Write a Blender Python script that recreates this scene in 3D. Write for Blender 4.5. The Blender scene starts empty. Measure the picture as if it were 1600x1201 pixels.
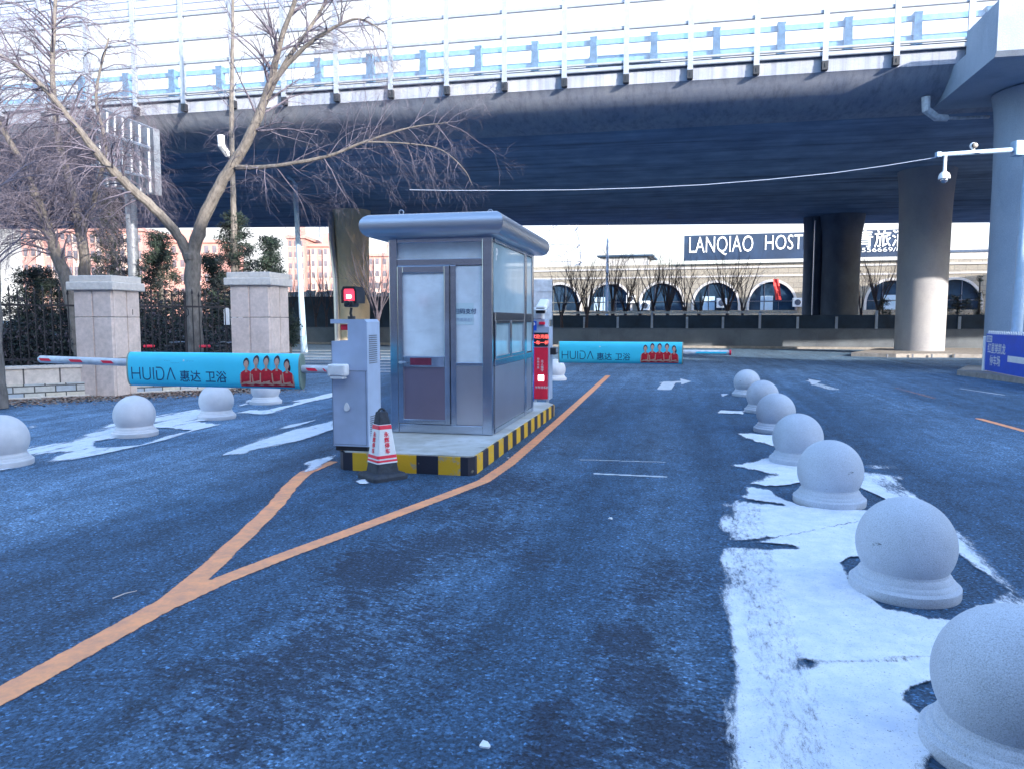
import bpy, bmesh, math, random
import numpy as np
from mathutils import Vector, Matrix, noise as mnoise
sc = bpy.context.scene
COL = sc.collection
R = math.radians
random.seed(7); rng = np.random.default_rng(5)

# ------------------------------------------------------------------ camera
F = 1164.0; CX = 800.0; CY = 600.5; CH = 1.57; TH = math.atan((CY - 500.0) / F)
cd = bpy.data.cameras.new('camera'); cam = bpy.data.objects.new('camera', cd); COL.objects.link(cam)
cd.sensor_width = 36.0; cd.lens = 36.0 * F / 1600.0; cd.clip_start = 0.05; cd.clip_end = 3000
cam.location = (0, 0, CH); cam.rotation_euler = (math.pi / 2 - TH, 0, 0); sc.camera = cam

# ------------------------------------------------------------------ sky, sun, exposure
SUN_EL = R(16.5); SUN_AZ = R(140)           # azimuth clockwise from +Y
w = bpy.data.worlds.new('World'); sc.world = w; w.use_nodes = True
nt = w.node_tree; bg = nt.nodes['Background']
sky = nt.nodes.new('ShaderNodeTexSky'); sky.sky_type = 'NISHITA'; sky.sun_disc = False
sky.sun_elevation = SUN_EL; sky.sun_rotation = SUN_AZ
sky.air_density = 1.2; sky.dust_density = 1.5; sky.ozone_density = 3.0; sky.altitude = 0
# a pale veil of thin cloud low in the sky ahead
_tc = nt.nodes.new('ShaderNodeTexCoord'); _sx = nt.nodes.new('ShaderNodeSeparateXYZ'); nt.links.new(_tc.outputs['Generated'], _sx.inputs[0])
_nz = nt.nodes.new('ShaderNodeTexNoise'); _nz.inputs['Scale'].default_value = 2.5; _nz.inputs['Detail'].default_value = 5; nt.links.new(_tc.outputs['Generated'], _nz.inputs[0])
def _mr(src, a, b, lo, hi):
    n = nt.nodes.new('ShaderNodeMapRange'); n.interpolation_type = 'SMOOTHSTEP'; nt.links.new(src, n.inputs[0])
    for i, x in zip((1, 2, 3, 4), (a, b, lo, hi)): n.inputs[i].default_value = x
    return n.outputs[0]
def _mul(a, b):
    n = nt.nodes.new('ShaderNodeMath'); n.operation = 'MULTIPLY'; nt.links.new(a, n.inputs[0]); nt.links.new(b, n.inputs[1]); return n.outputs[0]
_f = _mul(_mul(_mr(_sx.outputs[2], 0.40, 0.62, 1, 0), _mr(_sx.outputs[1], 0.0, 0.45, 0, 1)), _mr(_nz.outputs[0], 0.3, 0.6, 0.75, 1.0))
_mx = nt.nodes.new('ShaderNodeMix'); _mx.data_type = 'RGBA'; nt.links.new(_f, _mx.inputs[0]); nt.links.new(sky.outputs[0], _mx.inputs[6]); _mx.inputs[7].default_value = (1.75, 1.77, 1.82, 1)
nt.links.new(_mx.outputs[2], bg.inputs[0]); bg.inputs[1].default_value = 0.15
sd = bpy.data.lights.new('sun', 'SUN'); sd.energy = 2.0; sd.angle = R(0.5); sd.color = (1.0, 0.90, 0.78)
so = bpy.data.objects.new('sun', sd); COL.objects.link(so)
sv = Vector((math.sin(SUN_AZ) * math.cos(SUN_EL), math.cos(SUN_AZ) * math.cos(SUN_EL), math.sin(SUN_EL)))
so.rotation_euler = sv.to_track_quat('Z', 'Y').to_euler(); so.location = sv * 50
sc.view_settings.view_transform = 'Standard'; sc.view_settings.look = 'None'
sc.view_settings.exposure = 2.48; sc.view_settings.gamma = 1
sc.cycles.max_bounces = 6; sc.cycles.transparent_max_bounces = 24; sc.cycles.caustics_reflective = False
sc.cycles.use_denoising = True

# ------------------------------------------------------------------ pixel -> place
def ray(px, py):
    u = (px - CX) / F; v = (CY - py) / F
    return Vector((u, math.cos(TH) + v * math.sin(TH), -math.sin(TH) + v * math.cos(TH)))
def G(px, py, z=0.0):                       # where the ray meets the level z
    d = ray(px, py); t = (z - CH) / d.z
    return Vector((d.x * t, d.y * t, z))
def P(px, py, Y):                           # where the ray meets the plane y = Y
    d = ray(px, py); t = Y / d.y
    return Vector((d.x * t, Y, CH + d.z * t))
PHI = R(12.6)
LA = Vector((math.sin(PHI), math.cos(PHI), 0)); LR = Vector((math.cos(PHI), -math.sin(PHI), 0)); UP = Vector((0, 0, 1))

# ------------------------------------------------------------------ materials
def nd(t, kind, **kw):
    n = t.nodes.new(kind)
    for k, v in kw.items(): setattr(n, k, v)
    return n
def mat(name, col, rough=0.6, metal=0.0, var=0.12, scale=6.0, bump=0.0, bscale=60.0, col2=None, stretch=(1, 1, 1), emit=None, estr=0, spec=None, th=None):
    m = bpy.data.materials.new(name); m.use_nodes = True; t = m.node_tree; b = t.nodes['Principled BSDF']
    b.inputs['Roughness'].default_value = rough; b.inputs['Metallic'].default_value = metal
    if spec is not None: b.inputs['Specular IOR Level'].default_value = spec
    co = nd(t, 'ShaderNodeTexCoord'); mp = nd(t, 'ShaderNodeMapping'); mp.inputs['Scale'].default_value = stretch
    t.links.new(co.outputs['Object'], mp.inputs[0])
    if var > 0 or col2:
        n = nd(t, 'ShaderNodeTexNoise'); n.inputs['Scale'].default_value = scale; n.inputs['Detail'].default_value = 6; n.inputs['Roughness'].default_value = 0.62
        t.links.new(mp.outputs[0], n.inputs[0])
        r = nd(t, 'ShaderNodeValToRGB'); t.links.new(n.outputs[0], r.inputs[0])
        c2 = col2 if col2 else tuple(c * (1 - 2 * var) for c in col[:3]); c1 = tuple(min(1, c * (1 + var)) for c in col[:3]) if not col2 else col
        lo, hi = th if th else (0.3, 0.7)
        r.color_ramp.elements[0].position = lo; r.color_ramp.elements[1].position = hi
        r.color_ramp.elements[0].color = (*c2[:3], 1); r.color_ramp.elements[1].color = (*c1[:3], 1)
        t.links.new(r.outputs[0], b.inputs['Base Color'])
    else: b.inputs['Base Color'].default_value = (*col[:3], 1)
    if bump > 0:
        n2 = nd(t, 'ShaderNodeTexNoise'); n2.inputs['Scale'].default_value = bscale; n2.inputs['Detail'].default_value = 4
        t.links.new(mp.outputs[0], n2.inputs[0])
        bp = nd(t, 'ShaderNodeBump'); bp.inputs['Strength'].default_value = bump; bp.inputs['Distance'].default_value = 0.02
        t.links.new(n2.outputs[0], bp.inputs['Height']); t.links.new(bp.outputs[0], b.inputs['Normal'])
    if emit:
        b.inputs['Emission Color'].default_value = (*emit, 1); b.inputs['Emission Strength'].default_value = estr
    return m
def math_node(t, op, a, b=None, clamp=False):
    n = nd(t, 'ShaderNodeMath', operation=op); n.use_clamp = clamp
    for i, x in enumerate((a, b)):
        if x is None: continue
        if isinstance(x, (int, float)): n.inputs[i].default_value = x
        else: t.links.new(x, n.inputs[i])
    return n.outputs[0]
def noise_node(t, vec, scale, detail=4, rough=0.55, stretch=None, rot=0):
    if stretch or rot:
        mp = nd(t, 'ShaderNodeMapping'); mp.vector_type = 'TEXTURE' if False else 'POINT'
        r1 = nd(t, 'ShaderNodeVectorRotate', rotation_type='Z_AXIS'); r1.inputs['Angle'].default_value = rot
        t.links.new(vec, r1.inputs['Vector']); t.links.new(r1.outputs[0], mp.inputs[0])
        mp.inputs['Scale'].default_value = stretch or (1, 1, 1); vec = mp.outputs[0]
    n = nd(t, 'ShaderNodeTexNoise'); n.inputs['Scale'].default_value = scale; n.inputs['Detail'].default_value = detail; n.inputs['Roughness'].default_value = rough
    t.links.new(vec, n.inputs[0]); return n.outputs[0]
def ramp(t, fac, stops):
    r = nd(t, 'ShaderNodeValToRGB'); t.links.new(fac, r.inputs[0]); e = r.color_ramp.elements
    while len(e) < len(stops): e.new(0.5)
    for i, (p, c) in enumerate(stops):
        e[i].position = p; e[i].color = (*((c, c, c) if isinstance(c, (int, float)) else c), 1)
    return r.outputs[0]
def mixc(t, fac, a, b, mode='MIX'):
    n = nd(t, 'ShaderNodeMix', data_type='RGBA', blend_type=mode)
    if isinstance(fac, (int, float)): n.inputs[0].default_value = fac
    else: t.links.new(fac, n.inputs[0])
    for i, x in ((6, a), (7, b)):
        if isinstance(x, tuple): n.inputs[i].default_value = (*x, 1)
        else: t.links.new(x, n.inputs[i])
    return n.outputs[2]

def asphalt():
    m = bpy.data.materials.new('asphalt'); m.use_nodes = True; t = m.node_tree; b = t.nodes['Principled BSDF']
    co = nd(t, 'ShaderNodeTexCoord').outputs['Object']
    big = noise_node(t, co, 0.35, 3, 0.5, (1, 0.35, 1), PHI)
    mid = noise_node(t, co, 2.2, 6, 0.65, (1, 0.5, 1), PHI)
    fine = noise_node(t, co, 52, 5, 0.8)
    grit = noise_node(t, co, 190, 2, 0.6)
    at = nd(t, 'ShaderNodeAttribute'); at.attribute_name = 'wear'; sep = nd(t, 'ShaderNodeSeparateColor'); t.links.new(at.outputs['Color'], sep.inputs[0])
    pale, stain = sep.outputs[0], sep.outputs[1]
    base = mixc(t, big, (0.026, 0.062, 0.116), (0.044, 0.108, 0.200))
    # dried salt film
    f1 = math_node(t, 'MULTIPLY', pale, ramp(t, mid, [(0.25, 0.45), (0.7, 1.0)]))
    base = mixc(t, f1, base, (0.15, 0.26, 0.40))
    # damp broken patches
    bl = noise_node(t, co, 20, 6, 0.78, (1.2, 0.45, 1), R(-60))
    mot = noise_node(t, co, 5, 6, 0.75, (1, 0.6, 1), PHI)
    base = mixc(t, 0.85, base, ramp(t, mot, [(0.32, 0.62), (0.5, 1.0), (0.68, 1.4)]), 'MULTIPLY')
    trk = noise_node(t, co, 3.2, 3, 0.6, (1, 0.05, 1), PHI)
    base = mixc(t, 0.7, base, ramp(t, trk, [(0.35, 0.75), (0.65, 1.3)]), 'MULTIPLY')
    vo = nd(t, 'ShaderNodeTexVoronoi', feature='DISTANCE_TO_EDGE'); vo.inputs['Scale'].default_value = 0.42
    wrp = nd(t, 'ShaderNodeTexNoise'); wrp.inputs['Scale'].default_value = 1.7; wrp.inputs['Detail'].default_value = 6; t.links.new(co, wrp.inputs[0])
    wv = nd(t, 'ShaderNodeVectorMath', operation='MULTIPLY_ADD'); t.links.new(wrp.outputs[1], wv.inputs[0]); wv.inputs[1].default_value = (1.1, 1.1, 0); t.links.new(co, wv.inputs[2]); t.links.new(wv.outputs[0], vo.inputs['Vector'])
    crk = math_node(t, 'MULTIPLY', ramp(t, vo.outputs['Distance'], [(0.0, 1.0), (0.006, 0.0)]), ramp(t, big, [(0.48, 0.0), (0.62, 0.6)]))
    base = mixc(t, crk, base, (0.012, 0.018, 0.034))
    s = math_node(t, 'ADD', math_node(t, 'MULTIPLY', stain, 0.44), bl)
    s = ramp(t, s, [(0.69, 0.0), (0.74, 1.0)])
    base = mixc(t, math_node(t, 'MULTIPLY', s, 0.75), base, (0.014, 0.024, 0.050))
    g = ramp(t, fine, [(0.34, 0.25), (0.47, 0.85), (0.56, 1.15), (0.66, 1.9)])
    base = mixc(t, 1.0, base, g, 'MULTIPLY')
    ag = nd(t, 'ShaderNodeTexVoronoi'); ag.inputs['Scale'].default_value = 78; t.links.new(co, ag.inputs['Vector']); sa = nd(t, 'ShaderNodeSeparateColor'); t.links.new(ag.outputs['Color'], sa.inputs[0])
    g2 = ramp(t, sa.outputs[0], [(0.0, 0.35), (0.35, 0.75), (0.8, 1.2), (0.93, 1.5), (1.0, 3.0)])
    base = mixc(t, 0.85, base, g2, 'MULTIPLY')
    t.links.new(base, b.inputs['Base Color'])
    b.inputs['Roughness'].default_value = 0.72; b.inputs['Specular IOR Level'].default_value = 0.35
    bp = nd(t, 'ShaderNodeBump'); bp.inputs['Strength'].default_value = 0.55; bp.inputs['Distance'].default_value = 0.01
    t.links.new(math_node(t, 'ADD', fine, grit), bp.inputs['Height']); t.links.new(bp.outputs[0], b.inputs['Normal'])
    return m
def cover_mat(name, col, col2, rough, gscale, k, attr='cover', bumpd=0.01, soft=0.05, sheet=(1, 0.45, 1), specks=False):
    """surface that is only there where 'cover' + grain passes a threshold"""
    m = bpy.data.materials.new(name); m.use_nodes = True; t = m.node_tree; b = t.nodes['Principled BSDF']; out = t.nodes['Material Output']
    co = nd(t, 'ShaderNodeTexCoord').outputs['Object']
    at = nd(t, 'ShaderNodeAttribute'); at.attribute_name = attr; cov = nd(t, 'ShaderNodeSeparateColor'); t.links.new(at.outputs['Color'], cov.inputs[0])
    n1 = noise_node(t, co, gscale, 6, 0.72, sheet, PHI); n2 = noise_node(t, co, gscale * 6, 3, 0.7)
    nn = math_node(t, 'ADD', math_node(t, 'MULTIPLY', n1, 0.6), math_node(t, 'MULTIPLY', n2, 0.4))
    v = math_node(t, 'ADD', cov.outputs[0], math_node(t, 'MULTIPLY', math_node(t, 'SUBTRACT', nn, 0.5), k))
    a = ramp(t, v, [(0.5 - soft, 0.0), (0.5 + soft, 1.0)])
    c = mixc(t, ramp(t, noise_node(t, co, 7, 5, 0.7), [(0.35, 0.0), (0.65, 1.0)]), col, col2)
    if specks:
        sp = ramp(t, noise_node(t, co, 34, 3, 0.8), [(0.27, 0.0), (0.33, 1.0)]); sp2 = ramp(t, noise_node(t, co, 130, 2, 0.6), [(0.26, 0.45), (0.40, 1.0)])
        c = mixc(t, 1.0, c, sp2, 'MULTIPLY'); a = math_node(t, 'MULTIPLY', a, sp)
    t.links.new(c, b.inputs['Base Color']); b.inputs['Roughness'].default_value = rough; b.inputs['Specular IOR Level'].default_value = 0.3
    bp = nd(t, 'ShaderNodeBump'); bp.inputs['Strength'].default_value = 0.5; bp.inputs['Distance'].default_value = bumpd
    t.links.new(nn, bp.inputs['Height']); t.links.new(bp.outputs[0], b.inputs['Normal'])
    tr = nd(t, 'ShaderNodeBsdfTransparent'); mx = nd(t, 'ShaderNodeMixShader')
    t.links.new(a, mx.inputs[0]); t.links.new(tr.outputs[0], mx.inputs[1]); t.links.new(b.outputs[0], mx.inputs[2]); t.links.new(mx.outputs[0], out.inputs[0])
    return m
def glass_mat(name, tint, amount, film=(0.7, 0.8, 0.9)):
    m = bpy.data.materials.new(name); m.use_nodes = True; t = m.node_tree; b = t.nodes['Principled BSDF']; out = t.nodes['Material Output']
    b.inputs['Base Color'].default_value = (*film, 1); b.inputs['Roughness'].default_value = 0.08
    tr = nd(t, 'ShaderNodeBsdfTransparent'); tr.inputs[0].default_value = (*tint, 1); mx = nd(t, 'ShaderNodeMixShader'); mx.inputs[0].default_value = amount
    t.links.new(tr.outputs[0], mx.inputs[1]); t.links.new(b.outputs[0], mx.inputs[2]); t.links.new(mx.outputs[0], out.inputs[0]); return m
def concrete(name, c1, c2, streak=(1, 1, 1), sscale=3.0, rough=0.85, stains=0.5):
    m = bpy.data.materials.new(name); m.use_nodes = True; t = m.node_tree; b = t.nodes['Principled BSDF']
    co = nd(t, 'ShaderNodeTexCoord').outputs['Object']
    n1 = noise_node(t, co, 0.6, 5, 0.6); n2 = noise_node(t, co, sscale, 5, 0.65, streak, R(12)); n3 = noise_node(t, co, 40, 3, 0.6)
    c = mixc(t, ramp(t, n1, [(0.3, 0.0), (0.7, 1.0)]), c1, c2)
    c = mixc(t, stains, c, ramp(t, n2, [(0.34, (0.35, 0.35, 0.38)), (0.5, (0.9, 0.9, 0.9)), (0.66, (1.15, 1.12, 1.05))]), 'MULTIPLY')
    c = mixc(t, 0.5, c, ramp(t, n3, [(0.3, 0.75), (0.6, 1.1)]), 'MULTIPLY')
    t.links.new(c, b.inputs['Base Color']); b.inputs['Roughness'].default_value = rough
    bp = nd(t, 'ShaderNodeBump'); bp.inputs['Strength'].default_value = 0.3; bp.inputs['Distance'].default_value = 0.02
    t.links.new(n3, bp.inputs['Height']); t.links.new(bp.outputs[0], b.inputs['Normal']); return m
def brick(name, c1, c2, mortar, sx, sy, w_=0.5, h_=0.25, ms=0.02, rough=0.8, axis='XZ', rot=0.0):
    m = bpy.data.materials.new(name); m.use_nodes = True; t = m.node_tree; b = t.nodes['Principled BSDF']
    co = nd(t, 'ShaderNodeTexCoord').outputs['Object']; r1 = nd(t, 'ShaderNodeVectorRotate', rotation_type='Z_AXIS'); r1.inputs['Angle'].default_value = rot
    t.links.new(co, r1.inputs['Vector']); s = nd(t, 'ShaderNodeSeparateXYZ'); t.links.new(r1.outputs[0], s.inputs[0]); cb = nd(t, 'ShaderNodeCombineXYZ')
    t.links.new(s.outputs[0], cb.inputs[0]); t.links.new(s.outputs[2], cb.inputs[1])
    br = nd(t, 'ShaderNodeTexBrick'); t.links.new(cb.outputs[0], br.inputs[0])
    br.inputs['Color1'].default_value = (*c1, 1); br.inputs['Color2'].default_value = (*c2, 1); br.inputs['Mortar'].default_value = (*mortar, 1)
    br.inputs['Scale'].default_value = 1; br.inputs['Brick Width'].default_value = w_; br.inputs['Row Height'].default_value = h_; br.inputs['Mortar Size'].default_value = ms
    n3 = noise_node(t, co, 9, 5, 0.65)
    c = mixc(t, 0.7, br.outputs[0], ramp(t, n3, [(0.3, 0.7), (0.65, 1.15)]), 'MULTIPLY')
    t.links.new(c, b.inputs['Base Color']); b.inputs['Roughness'].default_value = rough
    bp = nd(t, 'ShaderNodeBump'); bp.inputs['Strength'].default_value = 0.5; bp.inputs['Distance'].default_value = 0.02
    t.links.new(math_node(t, 'SUBTRACT', n3, br.outputs[1]), bp.inputs['Height']); t.links.new(bp.outputs[0], b.inputs['Normal']); return m

M = {}
M['asphalt'] = asphalt()
M['granite'] = mat('speckled_granite', (0.54, 0.60, 0.70), 0.75, var=0.0, scale=230, bump=0.25, bscale=120, col2=(0.32, 0.36, 0.42), th=(0.36, 0.54))
M['steel'] = mat('brushed_steel', (0.52, 0.55, 0.62), 0.36, 0.9, var=0.06, scale=3, stretch=(1, 1, 14))
M['steel_dark'] = mat('darker_steel_frame', (0.50, 0.55, 0.64), 0.18, 0.95, var=0.06, scale=3, stretch=(1, 1, 4))
M['steel_panel'] = mat('steel_sheet', (0.56, 0.56, 0.61), 0.30, 0.85, var=0.05, scale=1.2)
M['film'] = mat('frosted_film_glass', (0.74, 0.84, 0.92), 0.15, var=0.06, scale=2.0)
M['film_side'] = mat('tinted_side_glass', (0.40, 0.56, 0.66), 0.06, var=0.10, scale=1.6)
M['dark_glass'] = mat('dark_window_glass', (0.02, 0.045, 0.085), 0.08, var=0.3, scale=0.8)
M['grey_paint'] = mat('grey_blue_enamel', (0.42, 0.52, 0.70), 0.42, var=0.05, scale=3, bump=0.04, bscale=90)
M['grey_dark'] = mat('grey_shadow_gap', (0.10, 0.12, 0.16), 0.6)
M['white'] = mat('white_paint', (0.78, 0.80, 0.82), 0.45, var=0.05)
M['white_dirty'] = mat('dirty_white_paint', (0.62, 0.66, 0.72), 0.55, var=0.15, scale=8)
M['red'] = mat('red_paint', (0.85, 0.025, 0.07), 0.4, var=0.06)
M['red_glow'] = mat('red_lamp', (0.7, 0.03, 0.06), 0.3, var=0, emit=(1, 0.05, 0.10), estr=0.35)
M['white_glow'] = mat('white_lamp', (0.9, 0.9, 0.9), 0.3, var=0, emit=(1, 1, 1), estr=0.9)
M['led_red'] = mat('red_led_text', (0.6, 0.05, 0.05), 0.4, var=0, emit=(1, 0.12, 0.10), estr=0.45)
M['black'] = mat('black_plastic', (0.018, 0.02, 0.028), 0.4, var=0.1)
M['rubber'] = mat('dark_rubber', (0.035, 0.045, 0.065), 0.75, var=0.2, scale=20, bump=0.1)
M['teal'] = mat('teal_banner', (0.06, 0.70, 0.92), 0.4, var=0.05, scale=1.5)
M['teal_edge'] = mat('banner_end_cap', (0.32, 0.42, 0.33), 0.35, 0.3, var=0.1)
M['navy_ink'] = mat('navy_print', (0.012, 0.05, 0.16), 0.5, var=0)
M['skin_ink'] = mat('skin_print', (0.62, 0.36, 0.27), 0.5, var=0.1, scale=30)
M['red_ink'] = mat('red_print', (0.60, 0.012, 0.03), 0.5, var=0.15, scale=25)
M['hair_ink'] = mat('black_print', (0.02, 0.015, 0.03), 0.5, var=0)
M['yellow'] = mat('worn_yellow_paint', (0.72, 0.42, 0.02), 0.6, var=0, scale=9, col2=(0.36, 0.34, 0.28), th=(0.34, 0.44), bump=0.15)
M['blackp'] = mat('worn_black_paint', (0.018, 0.022, 0.04), 0.55, var=0, scale=9, col2=(0.20, 0.19, 0.15), th=(0.28, 0.34), bump=0.15)
M['slab'] = mat('island_concrete', (0.56, 0.58, 0.60), 0.8, var=0.0, scale=2.2, col2=(0.42, 0.41, 0.36), bump=0.2, bscale=40)
M['orange'] = None
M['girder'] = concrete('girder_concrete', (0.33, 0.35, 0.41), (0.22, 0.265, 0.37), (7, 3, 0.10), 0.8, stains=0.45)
M['soffit'] = concrete('formwork_concrete', (0.21, 0.32, 0.50), (0.10, 0.17, 0.30), (0.12, 2.2, 1), 0.8, stains=0.8)  # blue cast of the shade under the deck is tinted into the concrete
M['pier_dark'] = concrete('shade_tinted_pier_concrete', (0.13, 0.17, 0.24), (0.09, 0.12, 0.18), (1, 1, 0.5), 1.0, stains=0.4)  # darker copy of the pier concrete, shade under the deck put into its colour
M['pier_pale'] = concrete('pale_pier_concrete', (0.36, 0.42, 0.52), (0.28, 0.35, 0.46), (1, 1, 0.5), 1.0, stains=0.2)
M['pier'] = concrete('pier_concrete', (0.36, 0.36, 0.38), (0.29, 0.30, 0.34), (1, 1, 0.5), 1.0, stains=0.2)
M['tan'] = concrete('sun_tinted_concrete', (0.82, 0.66, 0.46), (0.74, 0.60, 0.43), (1, 1, .5), 1.0, stains=.25)  # sunlight falling on the left pier is put into this tan colour
M['rail_white'] = mat('barrier_white_steel', (0.30, 0.34, 0.42), 0.4, 0.2, var=0.08)
M['rail_blue'] = mat('guardrail_blue', (0.16, 0.34, 0.55), 0.5, var=0.15)
M['barrier_glass'] = glass_mat('clear_barrier_panel', (0.97, 0.985, 1.0), 0.05)
M['louvre'] = glass_mat('frosted_louvre', (0.9, 0.93, 1.0), 0.6, (0.42, 0.48, 0.6))
M['stone'] = mat('pink_beige_stone', (0.70, 0.575, 0.52), 0.7, var=0.08, scale=14, bump=0.12)
M['stone_cap'] = mat('grey_beige_stone', (0.64, 0.59, 0.55), 0.7, var=0.08, scale=14, bump=0.12)
M['ashlar'] = brick('beige_ashlar', (0.66, 0.58, 0.52), (0.58, 0.52, 0.48), (0.10, 0.09, 0.09), 1, 1, 0.72, 0.5, 0.012)
M['rubble'] = brick('mixed_stone_blocks', (0.42, 0.39, 0.34), (0.20, 0.26, 0.33), (0.09, 0.09, 0.09), 1, 1, 0.42, 0.12, 0.012)
M['iron'] = mat('black_iron', (0.02, 0.02, 0.028), 0.5, 0.4, var=0.2)
M['bark'] = mat('grey_bark', (0.17, 0.155, 0.145), 0.85, var=0.25, scale=12, bump=0.5, bscale=40, stretch=(1, 1, 0.4))
M['twig'] = mat('pale_twigs', (0.14, 0.125, 0.165), 0.8, var=0.2, scale=3)
M['twig_dark'] = mat('dark_twigs', (0.075, 0.065, 0.085), 0.85, var=0.2, scale=3)
M['needle'] = mat('conifer_green', (0.014, 0.030, 0.026), 0.75, var=0.3, scale=3)
M['needle_l'] = mat('conifer_light_green', (0.028, 0.052, 0.036), 0.75, var=0.3, scale=3)
M['needle_d'] = mat('conifer_dark_green', (0.007, 0.015, 0.02), 0.8, var=0.3, scale=3)
M['wall_dark'] = concrete('dark_wall_panel', (0.16, 0.19, 0.23), (0.12, 0.14, 0.17), (1, 1, 1), 0.5)
M['hoarding'] = mat('navy_hoarding', (0.02, 0.05, 0.10), 0.55, var=0.25, scale=1)
M['cream'] = brick('cream_tile', (0.27, 0.25, 0.215), (0.23, 0.215, 0.19), (0.15, 0.14, 0.125), 1, 1, 0.9, 0.45, 0.02, rot=R(15.6))
M['cream_trim'] = mat('pale_trim', (0.42, 0.42, 0.44), 0.6, var=0.06)
M['brick_pink'] = mat('pink_apartment_render', (0.37, 0.205, 0.195), 0.8, var=0.08, scale=0.6)
M['brick_pale'] = mat('pale_apartment_band', (0.50, 0.38, 0.35), 0.8, var=0.06, scale=0.6)
M['win'] = mat('far_window', (0.14, 0.13, 0.17), 0.2, var=0.3, scale=0.5)
M['sign_navy'] = mat('navy_sign_panel', (0.014, 0.035, 0.085), 0.5, var=0.15, scale=0.8)
M['sign_blue'] = mat('bright_blue_panel', (0.004, 0.085, 0.60), 0.4, var=0.08, scale=2)
M['billboard'] = mat('grey_sheet_back', (0.20, 0.23, 0.28), 0.5, 0.2, var=0.15, scale=1)
M['pole_blue'] = mat('pale_blue_pole', (0.36, 0.50, 0.66), 0.4, var=0.06)
M['leaf'] = mat('dry_leaf_litter', (0.30, 0.19, 0.14), 0.85, var=0.4, scale=20)
M['kerb'] = mat('kerb_stone', (0.30, 0.28, 0.265), 0.8, var=0.15, scale=6, bump=0.15)
M['plain'] = mat('pale_mall_cladding', (0.42, 0.38, 0.40), 0.7, var=0.1, scale=0.2)
M['van'] = mat('silver_blue_van_paint', (0.10, 0.22, 0.40), 0.3, 0.2, var=0.05)
M['flag'] = mat('red_flag_cloth', (0.60, 0.03, 0.03), 0.7, var=0.1)
M['wire'] = mat('pale_cable', (0.35, 0.42, 0.55), 0.6, var=0)
M['paper'] = mat('paper_notice', (0.56, 0.72, 0.78), 0.7, var=0.02)

def scuffs(m, sc_, lo, hi, dark=0.35):
    t = m.node_tree; b = t.nodes['Principled BSDF']; src = b.inputs['Base Color'].links[0].from_socket
    co = nd(t, 'ShaderNodeTexCoord').outputs['Object']; n = noise_node(t, co, sc_, 5, 0.7, (1, 1, 2.5)); n2 = noise_node(t, co, 2.2, 3, 0.6)
    c = mixc(t, 1.0, src, ramp(t, n, [(lo, dark), (hi, 1.0)]), 'MULTIPLY'); c = mixc(t, 0.6, c, ramp(t, n2, [(0.35, 0.78), (0.65, 1.08)]), 'MULTIPLY'); t.links.new(c, b.inputs['Base Color'])
scuffs(M['granite'], 9, .285, .31); scuffs(M['grey_paint'], 6, .24, .27, .7); scuffs(M['stone'], 4, .26, .30, .75); scuffs(M['slab'], 5, .32, .40, .7); scuffs(M['film'], 3, .30, .5, .9)

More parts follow.
